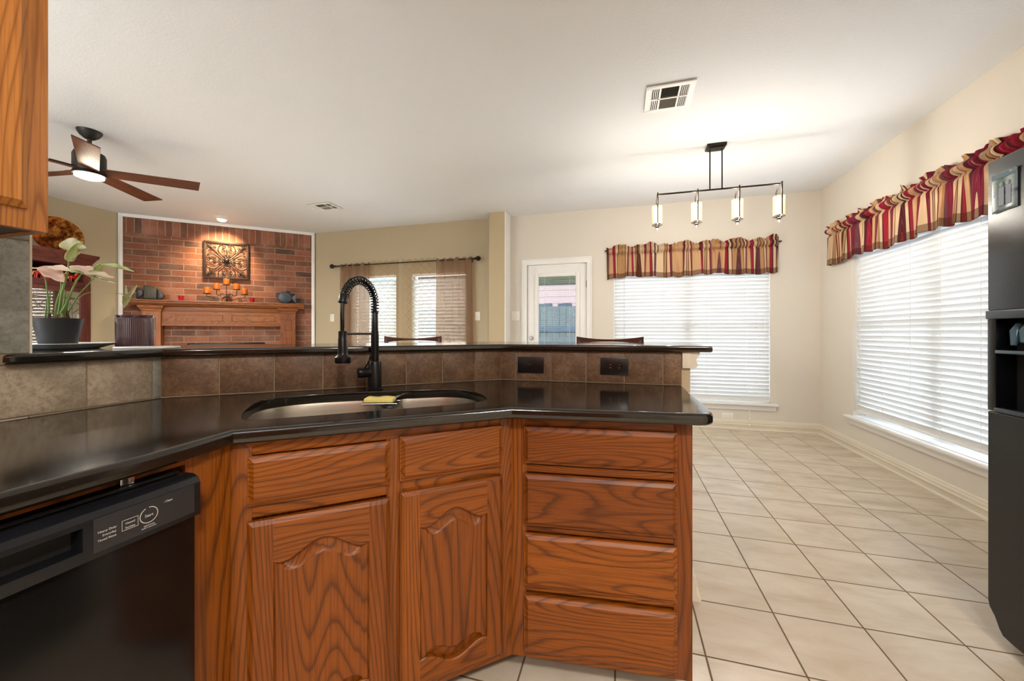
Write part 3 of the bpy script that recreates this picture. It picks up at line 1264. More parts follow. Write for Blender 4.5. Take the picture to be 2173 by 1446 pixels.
# bar top
barline = [Vector((-1.566, 0.608)), A1_, A2, Vector((0.372, 1.842))]
bf = offset_line(barline, -0.030)
bb = offset_line(barline, 0.465)
bar = [Vector((-1.5595, 0.618)), Vector((-1.548, 0.609)), Vector((-1.540, 0.618)), bf[0] + Vector((0, 0.03)), bf[1], bf[2], bf[3], bb[3], bb[2], bb[1], Vector((-2.06, 0.6715)), Vector((-1.5595, 0.6715))]
o = slab([tuple(p) for p in bar], None, 1.0607, BARZ, 0.009).build('bar_ledge', GRANITE, smooth=30, flat_z=True)
tag(o, 'raised black granite bar ledge above the brown tile backsplash', 'countertop')

# black electrical plates in the backsplash
rang = math.atan2((A3 - A2).y, (A3 - A2).x)
wallplate('bar_switch', 'black switch plate in the tile backsplash, left of the pair', 'switch plate', (-0.421, 1.8255, 0.990), 0.128, 0.078, mat=BLACKP, rot=rang)
wallplate('bar_outlet', 'black outlet plate in the tile backsplash, right of the pair', 'outlet', (-0.031, 1.8300, 0.992), 0.124, 0.078, mat=BLACKP, rot=rang, outlet=True)

# ------------------------------------------------------------------ cabinets
def frame_board(m, x0, x1_, z0, z1, y0=0, y1=0.02):
    m.box(x0, y0, z0, x1_, y1, z1, 0.001)


def drawer_front(parent, x0, x1_, z0, z1, mats=OAK, name='drawer'):
    """slab drawer front with a sloped raised border; -y is the face"""
    m = MB()
    e, th = 0.014, 0.0175
    rings = [[(x0, 0.0, z0), (x1_, 0.0, z0), (x1_, 0.0, z1), (x0, 0.0, z1)],
             [(x0, -0.010, z0), (x1_, -0.010, z0), (x1_, -0.010, z1), (x0, -0.010, z1)],
             [(x0 + 0.004, -0.011, z0 + 0.004), (x1_ - 0.004, -0.011, z0 + 0.004), (x1_ - 0.004, -0.011, z1 - 0.004), (x0 + 0.004, -0.011, z1 - 0.004)],
             [(x0 + e, -th, z0 + e), (x1_ - e, -th, z0 + e), (x1_ - e, -th, z1 - e), (x0 + e, -th, z1 - e)]]
    m.ringmesh(rings)
    return m.build(name, mats['x'], parent, smooth=12)


def arch_door(parent, x0, x1_, z0, z1, arch=0.045, mats=OAK, stile=0.055, hinge=None, bottom=True):
    """frame-and-panel door with a double cathedral arch"""
    w_ = x1_ - x0
    xa, xb = x0 + stile, x1_ - stile
    T = -0.020

    def shape(x):
        s_ = (x - (xa + xb) / 2) / ((xb - xa) / 2)
        s_ = max(-1, min(1, s_))
        k = 0.0
        if abs(s_) < 0.88:
            k = 0.5 + 0.5 * math.cos(PI * s_ / 0.88)
        return k + 0.9 * max(0.0, abs(s_) - 0.88)
    zt0 = z1 - 0.112
    zb0 = z0 + 0.080

    def zt(x):
        return zt0 + arch * shape(x)

    def zb(x):
        return (zb0 - (arch * 0.75 * shape(x) if bottom else 0))
    root = MB()
    # stiles with eased outer edges
    def stile_m(a, b_, outer):
        m_ = MB()
        r0 = [(a, 0, z0), (b_, 0, z0), (b_, 0, z1), (a, 0, z1)]
        oa = a + (0.012 if outer < 0 else 0)
        ob = b_ - (0.012 if outer > 0 else 0)
        r1 = [(a, -0.012, z0), (b_, -0.012, z0), (b_, -0.012, z1), (a, -0.012, z1)]
        r2 = [(oa, T, z0 + 0.010), (ob, T, z0 + 0.010), (ob, T, z1 - 0.010), (oa, T, z1 - 0.010)]
        m_.ringmesh([r0, r1, r2])
        return m_
    d_ = stile_m(x0, xa, -1).build('door', mats['z'], parent, smooth=15)
    stile_m(xb, x1_, 1).build('stile', mats['z'], d_, smooth=15)
    N = 60
    # top rail
    m_ = MB()

    def rail(top):
        rings = []
        for i in range(N + 1):
            x = xa + (xb - xa) * i / N
            if top:
                zi = zt(x)
                rings.append([(x, -0.004, zi + 0.001), (x, T + 0.003, zi), (x, T, zi + 0.004), (x, T, z1 - 0.010), (x, -0.012, z1), (x, 0, z1), (x, 0, zi + 0.004)])
            else:
                zi = zb(x)
                rings.append([(x, -0.004, zi - 0.001), (x, T + 0.003, zi), (x, T, zi - 0.004), (x, T, z0 + 0.010), (x, -0.012, z0), (x, 0, z0), (x, 0, zi - 0.004)])
        return MB().ringmesh(rings)
    rail(True).build('top_rail', mats['x'], d_, smooth=20)
    rail(False).build('bottom_rail', mats['x'], d_, smooth=20)
    # raised panel, conformal between both curves
    NX, NZ = 90, 230

    def remap(t_, n):     # denser near the borders
        return 0.5 - 0.5 * math.cos(PI * t_) if False else t_

    def prof(dd):
        # groove at the frame, a concave cove, then the raised field
        if dd < 0.004:
            return 0.011
        if dd < 0.036:
            q = (dd - 0.004) / 0.032
            return 0.011 - 0.0095 * (q ** 2.2)
        return -0.0005

    def fn(i, j):
        x = xa + (xb - xa) * i
        lo, hi = zb(x), zt(x)
        z = lo + (hi - lo) * j
        h_ = 0.002
        sl = (zt(x + h_) - zt(x - h_)) / (2 * h_)
        slb = (zb(x + h_) - zb(x - h_)) / (2 * h_)
        dt = min((hi - z) / math.sqrt(1 + sl * sl), (z - lo) / math.sqrt(1 + slb * slb))
        ds = min(x - xa, xb - x)
        s_ = (x - (xa + xb) / 2) / ((xb - xa) / 2)
        wcr = 0.036 * max(0.0, 1 - (s_ / 0.84) ** 2) ** 0.45
        dep = 0.0018
        if ds < 0.004 or dt < 0.003:
            dep = 0.006
        elif ds < 0.020:
            dep = 0.0035
        if wcr > 1e-4 and dt < wcr:
            dep = max(dep, 0.0022 + 0.0115 * (1 - (max(0.0, dt) / wcr)) ** 0.55)
        return (x, T + dep, z)
    p_ = MB().grid(fn, NX, NZ)
    p_.build('raised_panel', mats['z'], d_, smooth=50)
    return d_


def carcass(r, L, depth, zb=0.10, zt=0.879, toe=0.13, left=True, right=True):
    m = MB()
    if left:
        m.box(0.0, 0.02, zb, 0.016, depth, zt)
    if right:
        m.box(L - 0.016, 0.02, zb, L, depth, zt)
    m.box(0.016, 0.02, zb, L - 0.016, depth, zb + 0.016)
    m.build('carcass', OAK['z'], r, smooth=0)
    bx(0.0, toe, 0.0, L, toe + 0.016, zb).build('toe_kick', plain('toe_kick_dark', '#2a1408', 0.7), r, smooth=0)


# drawer base, right run
PR = Vector((-0.341, 1.210)); QR = Vector((0.205, 1.262))
LRn = (QR - PR).length
r = thing('drawer_cabinet', 'oak base cabinet with four stacked drawers at the right end of the counter', 'cabinet', (PR.x, PR.y, 0), math.atan2((QR - PR).y, (QR - PR).x))
m = MB()
frame_board(m, -0.003, 0.048, 0.10, 0.879)
m.build('stile', OAK['z'], r)
m = MB()
frame_board(m, 0.495, LRn, 0.10, 0.879)
m.build('stile', OAK['z'], r)
for z0, z1 in ((0.835, 0.879), (0.698, 0.722), (0.507, 0.524), (0.316, 0.330), (0.10, 0.118)):
    m = MB()
    frame_board(m, 0.048, 0.495, z0, z1, 0.0005, 0.02)
    m.build('rail', OAK['x'], r)
bx(0.048, 0.016, 0.118, 0.495, 0.020, 0.835).build('back_board', OAK['x'], r, smooth=0)
for z0, z1 in ((0.728, 0.846), (0.530, 0.695), (0.336, 0.504), (0.124, 0.308)):
    drawer_front(r, 0.040, 0.503, z0, z1)
carcass(r, LRn, 0.53)

# sink base, angled
PS = SP
QS = Vector((-0.343, 1.208))
LS = (QS - PS).length
angS = math.atan2((QS - PS).y, (QS - PS).x)
r = thing('sink_cabinet', 'oak base cabinet under the sink with two arched doors and two false drawers', 'cabinet', (PS.x, PS.y, 0), angS)
for a, b_, z0, z1 in ((-0.004, 0.045, 0.10, 0.879), (0.362, 0.405, 0.10, 0.845), (LS - 0.040, LS + 0.001, 0.10, 0.879)):
    m = MB()
    frame_board(m, a, b_, z0, z1)
    m.build('stile', OAK['z'], r)
for a, b_, z0, z1 in ((0.045, LS - 0.04, 0.845, 0.879), (0.045, 0.362, 0.690, 0.728), (0.405, LS - 0.04, 0.690, 0.728), (0.045, 0.362, 0.10, 0.140), (0.405, LS - 0.04, 0.10, 0.140)):
    m = MB()
    frame_board(m, a, b_, z0, z1, 0.0005, 0.02)
    m.build('rail', OAK['x'], r)
bx(0.045, 0.016, 0.14, LS - 0.04, 0.020, 0.845).build('back_board', OAK['z'], r, smooth=0)
drawer_front(r, 0.037, 0.370, 0.722, 0.843, name='false_drawer')
drawer_front(r, 0.397, 0.714, 0.725, 0.850, name='false_drawer')
arch_door(r, 0.037, 0.370, 0.128, 0.684, 0.043)
arch_door(r, 0.397, 0.714, 0.128, 0.692, 0.043)
carcass(r, LS, 0.055, left=False, right=False)

# filler beside the dishwasher (left run: face looks towards +x)
r = thing('filler_cabinet', 'narrow oak cabinet panel between the dishwasher and the sink cabinet', 'cabinet', (-0.905, 0.612, 0), R(90))
bx(0.0, 0.0, 0.10, 0.1005, 0.02, 0.879, bev=0.001).build('stile', OAK['z'], r)
bx(0.0, 0.02, 0.10, 0.016, 0.60, 0.879).build('side_panel', OAK['z'], r, smooth=0)
bx(0.0, 0.07, 0.0, 0.09, 0.086, 0.10).build('toe_kick', OAK['x'], r, smooth=0)

# rail above the dishwasher, and the cabinet left of it
r = thing('counter_rail', 'oak rail under the worktop edge above the dishwasher', 'rail', (-0.905, 0.0, 0.862), R(90))
bx(0.0, 0.0, 0.0, 0.611, 0.018, 0.0165, bev=0.001).build('board', OAK['x'], r)
bx(0.492, -0.014, -0.010, 0.514, 0.0, 0.0145, bev=0.001).build('mounting_bracket', CHROME, r)
r = thing('base_cabinet', 'oak base cabinet left of the dishwasher', 'cabinet', (-0.905, -0.62, 0), R(90))
bx(0.0, 0.0, 0.10, 0.61, 0.02, 0.879, bev=0.001).build('face_frame', OAK['z'], r)
drawer_front(r, 0.03, 0.58, 0.722, 0.850)
arch_door(r, 0.03, 0.58, 0.128, 0.69, 0.05)
bx(0.0, 0.02, 0.10, 0.016, 0.58, 0.879).build('side_panel', OAK['z'], r, smooth=0)

# ------------------------------------------------------------------ dishwasher (local: x along front, -y out)
DW = thing('dishwasher', 'black built-in dishwasher with white button lettering at the left of the counter', 'dishwasher', (-0.840, 0.0, 0.0), R(90))
DWB = plain('dishwasher_black', '#121110', 0.17, 0.0, 0.06)
DWP = plain('dishwasher_panel_black', '#141519', 0.2, 0.0, 0.06)
DWL = plain('dishwasher_decal_grey', '#2b2b2e', 0.35, 0.0, 0.05)
INK = plain('pale_lettering', '#b9b8b2', 0.5)
m = MB()
m.prism([(0.000, 0.775), (0.0, 0.838), (0.006, 0.848), (0.018, 0.853), (0.055, 0.853), (0.055, 0.775)], 0.005, 0.597, 'yz')
# carve the handle recess as separate boxes: panel built of strips instead
m.bm.free()
m = MB()
pz = [(0.000, 0.829), (0.0, 0.838), (0.006, 0.848), (0.018, 0.853), (0.055, 0.853), (0.055, 0.829)]
m.prism(pz, 0.005, 0.597, 'yz')
m.prism([(0.0, 0.771), (0.0, 0.790), (0.055, 0.790), (0.055, 0.771)], 0.005, 0.597, 'yz')
m.box(0.415, 0.0, 0.790, 0.597, 0.055, 0.829)
m.box(0.005, 0.0, 0.790, 0.185, 0.055, 0.829)
bmesh.ops.remove_doubles(m.bm, verts=m.bm.verts, dist=1e-5)
cp = m.build('control_panel', DWP, DW, smooth=25)
bx(0.185, 0.030, 0.790, 0.415, 0.054, 0.829).build('handle_recess', DARKV, DW, smooth=0)
bx(0.428, -0.0006, 0.780, 0.585, 0.0002, 0.837).build('button_decal', DWL, DW, smooth=0)
bx(0.006, 0.012, 0.115, 0.596, 0.055, 0.769, bev=0.004).build('door', DWB, DW)
bx(0.004, 0.055, 0.10, 0.598, 0.58, 0.845).build('tub', DARKV, DW, smooth=0)
bx(0.02, 0.06, 0.0, 0.58, 0.08, 0.10).build('kick_plate', BLACKP, DW, smooth=0)
bx(0.006, 0.040, 0.8555, 0.585, 0.050, 0.860, bev=0.001).build('top_trim', BLACKM, DW)
rx = (R(90), 0, 0)
text('Heavy Duty', 0.0052, INK, DW, (0.4580, -0.0008, 0.8105), rx, align='RIGHT')
text('Everyday', 0.0052, INK, DW, (0.4580, -0.0008, 0.8035), rx, align='RIGHT')
text('Timed Rinse', 0.0050, INK, DW, (0.4580, -0.0008, 0.7965), rx, align='RIGHT')
text('Heated', 0.0048, INK, DW, (0.4775, -0.0008, 0.8085), rx, align='CENTER')
text('Sanitize', 0.0048, INK, DW, (0.4775, -0.0008, 0.8010), rx, align='CENTER')
text('Start', 0.0070, INK, DW, (0.5060, -0.0008, 0.8070), rx, align='CENTER')
text('- Clean', 0.0054, INK, DW, (0.5290, -0.0008, 0.8215), rx)
text('start/reset', 0.0040, INK, DW, (0.5060, -0.0008, 0.7905), rx, align='CENTER')
text('hold 3 seconds', 0.0038, INK, DW, (0.5060, -0.0008, 0.7868), rx, align='CENTER')
m = MB()
N = 48
ri, ro = 0.0132, 0.0146
c0 = (0.5060, -0.0008, 0.8100)
m.ringmesh([[(c0[0] + q * math.cos(2 * PI * k / N), c0[1] + dy, c0[2] + q * math.sin(2 * PI * k / N)) for q, dy in ((ri, 0), (ro, 0), (ro, 0.0004), (ri, 0.0004))] for k in range(15, 15 + 46)], closed_v=False)
m.build('button_ring', INK, DW)
m = MB()
for a, b_, c_, d_ in ((0.4655, 0.7985, 0.4895, 0.7993), (0.4655, 0.8160, 0.4895, 0.8168), (0.4655, 0.7985, 0.4662, 0.8168), (0.4888, 0.7985, 0.4895, 0.8168)):
    m.box(a, -0.0008, b_, c_, -0.0004, d_)
m.build('button_outline', INK, DW, smooth=0)

# ------------------------------------------------------------------ sink
SK = thing('double_sink', 'stainless steel double bowl sink set under the black granite', 'sink', (SP.x, SP.y, 0.878), math.atan2(SD.y, SD.x))
full = [Vector((p[0], p[1])) for p in catmull([Vector(p) for p in holepts], 6)]
cen = Vector((0.36, 0.29))


def clip(pts, x, keep_left):
    out = []
    n = len(pts)
    for i in range(n):
        a, b_ = pts[i], pts[(i + 1) % n]
        ia = (a.x < x) == keep_left
        ib = (b_.x < x) == keep_left
        if ia:
            out.append(a)
        if ia != ib:
            t_ = (x - a.x) / (b_.x - a.x)
            out.append(a + (b_ - a) * t_)
    return out


def resample(pts, n):
    Ls = [(pts[(i + 1) % len(pts)] - pts[i]).length for i in range(len(pts))]
    tot = sum(Ls)
    out = []
    i, acc = 0, 0
    for k in range(n):
        t_ = tot * k / n
        while acc + Ls[i] < t_:
            acc += Ls[i]
            i += 1
        out.append(pts[i] + (pts[(i + 1) % len(pts)] - pts[i]) * ((t_ - acc) / max(Ls[i], 1e-9)))
    return out


big = [cen + (p - cen) * 1.035 for p in full]
for keep, xm, nm in ((True, 0.395, 'large_bowl'), (False, 0.445, 'small_bowl')):
    lp = resample(clip(big, xm, keep), 72)
    # round the sharp clipped corners
    for _ in range(14):
        lp = [(lp[i - 1] + lp[i] * 2 + lp[(i + 1) % len(lp)]) / 4 for i in range(len(lp))]
    cc = sum(lp, Vector((0, 0))) / len(lp)
    rings = []
    for sc_, z in ((1.0, 0.0), (0.985, -0.012), (0.97, -0.10), (0.955, -0.155), (0.90, -0.175), (0.80, -0.180), (0.12, -0.184), (0.10, -0.190)):
        rings.append([(cc.x + (p.x - cc.x) * sc_, cc.y + (p.y - cc.y) * sc_, z) for p in lp])
    m = MB().ringmesh(rings, cap0=False, cap1=True)
    m.build(nm, STEEL, SK, smooth=50, recalc=False)
m = MB()
m.box(0.385, 0.095, -0.004, 0.455, 0.475, 0.0, 0.001)
m.build('divider', STEEL, SK)

# ------------------------------------------------------------------ faucet
FD = Vector((0.0657, -0.9978)).normalized()       # spout direction
fpos = Vector((SP.x, SP.y)) + SD * 0.3815 + SM * 0.5325
FA = thing('kitchen_faucet', 'matte black pull-down faucet with an exposed spring neck beside the sink', 'faucet', (fpos.x, fpos.y, 0.9142), math.atan2(FD.y, FD.x))
MB().lathe([(0.031, 0), (0.031, 0.004), (0.026, 0.007), (0.0255, 0.110), (0.023, 0.115)], seg=32).build('base', BLACKM, FA)
MB().lathe([(0.0145, 0.110), (0.0155, 0.16), (0.0155, 0.22), (0.013, 0.245), (0.0125, 0.312), (0.010, 0.316)], seg=24).build('column', BLACKM, FA)


def fz(z):
    return z - 0.914


arch = catmull([Vector(p) for p in [(0, 0, fz(1.225)), (0.0, 0, fz(1.262)), (0.012, 0, fz(1.300)), (0.045, 0, fz(1.332)), (0.100, 0, fz(1.345)), (0.155, 0, fz(1.328)), (0.187, 0, fz(1.296)), (0.200, 0, fz(1.268))]], 12, closed=False)
MB().tube(arch, 0.0068, 10).build('inner_hose', BLACKM, FA)
# spring
coil = []
turns = 25
tot = len(arch) - 1
for k in range(turns * 14 + 1):
    u_ = k / (turns * 14) * tot
    i = min(int(u_), tot - 1)
    p = arch[i] + (arch[i + 1] - arch[i]) * (u_ - i)
    t_ = (arch[min(i + 2, tot)] - arch[max(i - 1, 0)]).normalized()
    s1 = Vector((0, 1, 0))
    s2 = t_.cross(s1)
    a = 2 * PI * turns * k / (turns * 14)
    coil.append(p + (s1 * math.cos(a) + s2 * math.sin(a)) * 0.0145)
MB().tube(coil, 0.0023, 6).build('spring', BLACKM, FA, smooth=60)
M_ = Matrix.Translation(Vector((0.203, 0, fz(1.262)))) @ Matrix.Rotation(R(-14), 4, 'Y')
m = MB().lathe([(0.013, -0.010), (0.0158, -0.010), (0.0158, 0.018), (0.013, 0.022)], seg=22)
for v_ in m.bm.verts:
    v_.co = M_ @ v_.co
m.build('spring_collar', BLACKM, FA)
hose = catmull([Vector(p) for p in [(0.204, 0, fz(1.258)), (0.214, 0.004, fz(1.215)), (0.216, 0.006, fz(1.18)), (0.211, 0.003, fz(1.150))]], 8, closed=False)
MB().tube(hose, 0.0068, 12).build('spray_hose', BLACKM, FA)
MB().lathe([(0.0065, fz(1.150)), (0.0075, fz(1.154)), (0.0075, fz(1.163)), (0.006, fz(1.166))], (0.211, 0.003, 0), 16).build('hose_nut', CHROME, FA)
MB().lathe([(0.010, fz(1.152)), (0.0145, fz(1.150)), (0.0145, fz(1.126)), (0.0155, fz(1.124)), (0.0165, fz(1.075)), (0.0185, fz(1.066)), (0.0262, fz(1.058)), (0.0268, fz(1.042)), (0.025, fz(1.038)), (0.020, fz(1.038))], (0.210, 0.003, 0), 28).build('spray_head', BLACKM, FA)
MB().tube([(0.008, 0, fz(1.141)), (0.192, 0.002, fz(1.141))], 0.0042, 10).build('support_arm', BLACKM, FA)
# handle: short cylinder pointing left towards the camera
hd = Vector((math.cos(R(-46)), math.sin(R(-46)), 0))
base = Vector((0, 0, fz(0.985)))
m = MB().tube([base + hd * 0.012, base + hd * 0.020, base + hd * 0.042, base + hd * 0.044, base + hd * 0.064, base + hd * 0.066], [0.019, 0.0195, 0.0195, 0.0205, 0.0205, 0.019], 24)
hb = m.build('handle_body', BLACKM, FA)
q = base + hd * 0.040
MB().tube([q + Vector((0, 0, 0.015)), q + Vector((0.012, 0.026, 0.045)), q + Vector((0.020, 0.040, 0.066))], [0.0028, 0.0026, 0.0036], 8).build('lever', BLACKM, FA)

# sponge and its holder
so = thing('sponge_caddy', 'small dark sponge caddy clipped on the sink divider', 'sponge holder', (-0.846, 1.228, 0.8785), math.atan2(SD.y, SD.x) - 0.36)
m = MB().box(-0.052, -0.030, 0.0085, 0.062, 0.030, 0.0105, 0.001)
m.build('tray', BLACKM, so)
MB().tube([(-0.055, -0.033, 0.013), (0.066, -0.033, 0.013), (0.066, 0.033, 0.013), (-0.055, 0.033, 0.013)], 0.0018, 6, closed=True).build('wire_rim', CHROME, so)
m = MB().box(0.022, -0.045, 0.0005, 0.064, -0.012, 0.0085, 0.002)
m.build('clip', BLACKP, so)
m = MB().lathe([(0.010, 0.0), (0.011, 0.003), (0.004, 0.010)], (0.045, -0.046, 0.0), 14)
m.build('suction_cup', CLEARG, so)
t = NT('yellow_sponge_foam')
v = t.coord('Object')
n = t.noise(v, 160, 4, 0.7)
YEL = t.pbr(t.mix(n, '#d8c25e', '#f0e09a'), 0.9, 0, t.bump(n, 0.6, 0.003))
GRN = plain('scouring_pad', '#8b8a35', 0.95, 0, 0.3, 120)
sp_ = thing('kitchen_sponge', 'yellow sponge with a green scouring side resting over the sink', 'sponge', (-0.846, 1.228, 0.8900), math.atan2(SD.y, SD.x) - 0.36)


def wav(i, j, z):
    x = -0.050 + 0.100 * i
    y = -0.029 + 0.058 * j
    return (x, y, z + 0.0015 * math.sin(x * 70))


m = MB().box(-0.049, -0.028, 0.0, 0.049, 0.028, 0.007, 0.002)
m.build('scouring_pad', GRN, sp_)
rings = []
for i in range(13):
    x = -0.050 + 0.1 * i / 12
    zz = 0.020 + 0.0015 * math.sin(x * 95)
    e = 0.002 if i in (0, 12) else 0
    rings.append([(x, -0.029 + e, 0.007), (x, 0.029 - e, 0.007), (x, 0.029 - e, zz - 0.002 - e), (x, 0.027 - e, zz - e), (x, -0.027 + e, zz - e), (x, -0.029 + e, zz - 0.002 - e)])
MB().ringmesh(rings).build('foam', YEL, sp_, smooth=50)

# ------------------------------------------------------------------ upper cabinet (face looks towards +x)
r = thing('wall_cabinet', 'golden oak wall cabinet hanging in the upper left foreground', 'cabinet', (-1.270, -0.55, 1.376), R(90))
LU = 1.118
UH = CEIL - 1.376 - 0.002
bx(0, 0.0, 0.0, LU, 0.02, UH, bev=0.001).build('face_frame', OAKU['z'], r)
bx(LU - 0.018, 0.02, 0.0, LU, 0.292, UH).build('side_panel', OAKU['z'], r, smooth=0)
bx(0.0, 0.02, 0.0, 0.018, 0.292, UH).build('side_panel', OAKU['z'], r, smooth=0)
bx(0.018, 0.02, 0.002, LU - 0.018, 0.292, 0.018).build('bottom_panel', CHER['x'], r, smooth=0)
for a, b_ in ((0.035, 0.545), (0.572, 1.082)):
    z0, z1 = 0.044, UH - 0.06
    m = MB()
    rings = [[(a, 0.0, z0), (b_, 0, z0), (b_, 0, z1), (a, 0, z1)], [(a, -0.008, z0), (b_, -0.008, z0), (b_, -0.008, z1), (a, -0.008, z1)],
             [(a + 0.014, -0.020, z0 + 0.014), (b_ - 0.014, -0.020, z0 + 0.014), (b_ - 0.014, -0.020, z1 - 0.014), (a + 0.014, -0.020, z1 - 0.014)]]
    m.ringmesh(rings)
    m.build('door', OAKU['z'], r, smooth=12)

# tall oak pantry run, added unseen behind the camera to darken reflections
r = thing('added_dark_pantry', 'added tall oak pantry cabinet, unseen behind the camera, that darkens reflections', 'cabinet', (1.20, -1.98, 0), PI)
bx(0.0, 0.0, 0.0, 2.75, 0.60, 2.30, bev=0.002).build('carcass', OAK['z'], r)
for k in range(5):
    drx = 0.03 + k * 0.54
    arch_door(r, drx, drx + 0.51, 0.98, 2.26, 0.05)
    arch_door(r, drx, drx + 0.51, 0.12, 0.92, 0.05)

# ------------------------------------------------------------------ fridge
FB = NT('black_fridge_enamel')
v = FB.coord('Object')
n = FB.noise(v, 260, 3, 0.6)
FRB = FB.pbr('#080b10', 0.24, 0, FB.bump(n, 0.18, 0.002))
# local: x along the front (towards the camera side), -y out of the front; origin at the far lower corner
FR = thing('refrigerator', 'tall black refrigerator with an ice dispenser at the right edge', 'refrigerator', (1.320, 1.882, 0), R(-90))
m = MB()
prof = [(0.0, 0.147), (0.006, 0.125), (0.027, 0.102), (0.045, 0.068), (0.060, 0.051), (0.10, 0.046), (0.455, 0.045), (0.455, 0.855), (0.0, 0.855)]
fd = thing('tmp', '', '')
bpy.data.objects.remove(fd)


def frame_door(name, poly_pts, y0, y1):
    mm = MB().prism(poly_pts, y0, y1, 'xz')
    return mm.build(name, FRB, FR, bevel=0.006, bseg=3)


fdo = frame_door('freezer_door', prof, 0.0, 0.07)
bx(0.0, 0, 1.226, 0.455, 0.07, 1.781, bev=0.006).build('upper_door_panel', FRB, fdo)
bx(0.0, 0.0, 0.857, 0.033, 0.07, 1.224, bev=0.003).build('dispenser_side', FRB, fdo)
bx(0.33, 0.0, 0.857, 0.455, 0.07, 1.224, bev=0.003).build('dispenser_side', FRB, fdo)
bx(0.033, 0.060, 0.857, 0.33, 0.070, 1.224).build('dispenser_back', DARKV, fdo, smooth=0)
bx(0.0, -0.006, 1.196, 0.36, 0.012, 1.227, bev=0.003).build('dispenser_trim', plain('dispenser_grey', '#39434c', 0.3, 0.2), fdo)
bx(0.033, -0.002, 1.070, 0.33, 0.060, 1.082, bev=0.002).build('dispenser_shelf', plain('dispenser_blue_grey', '#4b5e6e', 0.3, 0.1), fdo)
bx(0.030, -0.004, 0.856, 0.34, 0.020, 0.872, bev=0.003).build('dispenser_sill', plain('dispenser_ledge', '#2a3440', 0.3), fdo)
PAD = plain('dispenser_clear_blue', '#4d6a7d', 0.12, 0.0)
for x, hgt in ((0.070, 0.050), (0.105, 0.040), (0.19, 0.035)):
    MB().tube([(x, 0.040, 1.176), (x, 0.032, 1.150), (x + 0.006, 0.020, 1.150 - hgt)], [0.010, 0.017, 0.008], 12).build('dispenser_paddle', PAD, fdo)
bx(0.46, 0.0, 0.045, 0.90, 0.07, 1.781, bev=0.006).build('fridge_door', FRB, FR)
for x in (0.435, 0.485):
    MB().tube([(x, 0.0, 0.5), (x, -0.045, 0.52), (x, -0.045, 1.60), (x, 0.0, 1.62)], 0.012, 12).build('door_handle', BLACKP, FR)
bx(0.004, 0.072, 0.02, 0.896, 0.80, 1.765, bev=0.004).build('body', FRB, FR)
# photo magnet on the freezer door
PB = NT('magnet_picture')
v = PB.coord('Object')
n = PB.noise(v, 22, 4, 0.6)
PICM = PB.pbr(PB.ramp(n, [(0.35, '#3f4f58'), (0.5, '#8393a0'), (0.65, '#6d8a86')]), 0.25)
r = thing('photo_magnet', 'small curled blue and grey picture stuck on the upper fridge door', 'picture', (1.3188, 1.862, 1.575), R(-90))
m = MB().grid(lambda i, j: (0.004 + 0.096 * i, -0.0015 - 0.0015 * (j > 0.9) * (i > 0.6) - 0.0008 * math.sin(i * 9), 0.006 + 0.142 * j + 0.004 * i), 16, 16)
m.build('print', PICM, r, solid=0.0006)
bx(0.004, -0.0032, 0.128, 0.100, -0.0018, 0.146).build('header_strip', plain('magnet_blue', '#3f6b80', 0.4), r)
SKN = plain('magnet_figures', '#8290a0', 0.4)
m = MB()
for x in (0.042, 0.068):
    m.cbox((x, -0.0030, 0.062), (0.019, 0.001, 0.066), 0)
    m.sphere((x, -0.0030, 0.105), 0.008, 1, 0.08, 1.1, 12)
m.build('printed_figures', SKN, r)

# ------------------------------------------------------------------ things on the bar
PLW = plain('white_porcelain', '#dfe2e3', 0.15, var=0.02)
pl = thing('plate', 'square-rimmed white plate under the black planter on the bar', 'plate', (-1.885, 0.872, BARZ + 0.0003), YAW)


def sq(r_, z, n=48, k=5.0):
    out = []
    for i in range(n):
        a = 2 * PI * i / n
        c_, s_ = math.cos(a), math.sin(a)
        q = r_ / (abs(c_) ** k + abs(s_) ** k) ** (1 / k)
        out.append((q * c_, q * s_, z))
    return out


m = MB().ringmesh([sq(0.068, 0), sq(0.076, 0.0), sq(0.092, 0.007), sq(0.120, 0.0175), sq(0.125, 0.0185), sq(0.125, 0.0205), sq(0.120, 0.0205), sq(0.090, 0.0105), sq(0.068, 0.005)])
m.build('dish', PLW, pl, smooth=40)
POTZ = BARZ + 0.0056
pt = thing('potted_plant', 'pale pink arrow-leaf plant in a black bowl planter on a white plate', 'potted plant', (-1.888, 0.869, POTZ), YAW)
PM = plain('black_planter', '#0e0f11', 0.5)
SOIL = plain('potting_soil', '#2a1d14', 0.95, 0, 0.4, 60)
MB().lathe([(0.041, 0.0), (0.044, 0.002), (0.0605, 0.096), (0.061, 0.101), (0.057, 0.101), (0.055, 0.085)], seg=40).build('planter', PM, pt)
MB().lathe([(0.0555, 0.080), (0.0560, 0.087)], seg=30).build('soil', SOIL, pt)
GREEN = plain('fresh_green_stem', '#6f8a3c', 0.5, 0, 0.25, 20, Subsurface_Weight=0.0)
ROOT = plain('brown_root_stem', '#6b4433', 0.8, 0, 0.3, 40)


def leafmat(name, a, b_, c_):
    t = NT(name)
    v = t.coord('Object', rnd=3)
    n = t.noise(v, 18, 4, 0.6)
    col = t.ramp(n, [(0.3, a), (0.5, b_), (0.72, c_)])
    d_ = t.n('BsdfPrincipled')
    t.l(col, d_.inputs['Base Color'])
    d_.inputs['Roughness'].default_value = 0.5
    tl = t.n('BsdfTranslucent')
    t.l(col, tl.inputs[0])
    mx = t.n('MixShader')
    mx.inputs[0].default_value = 0.25
    t.l(d_.outputs[0], mx.inputs[1])
    t.l(tl.outputs[0], mx.inputs[2])
    t.l(mx.outputs[0], t.out.inputs[0])
    return t.m


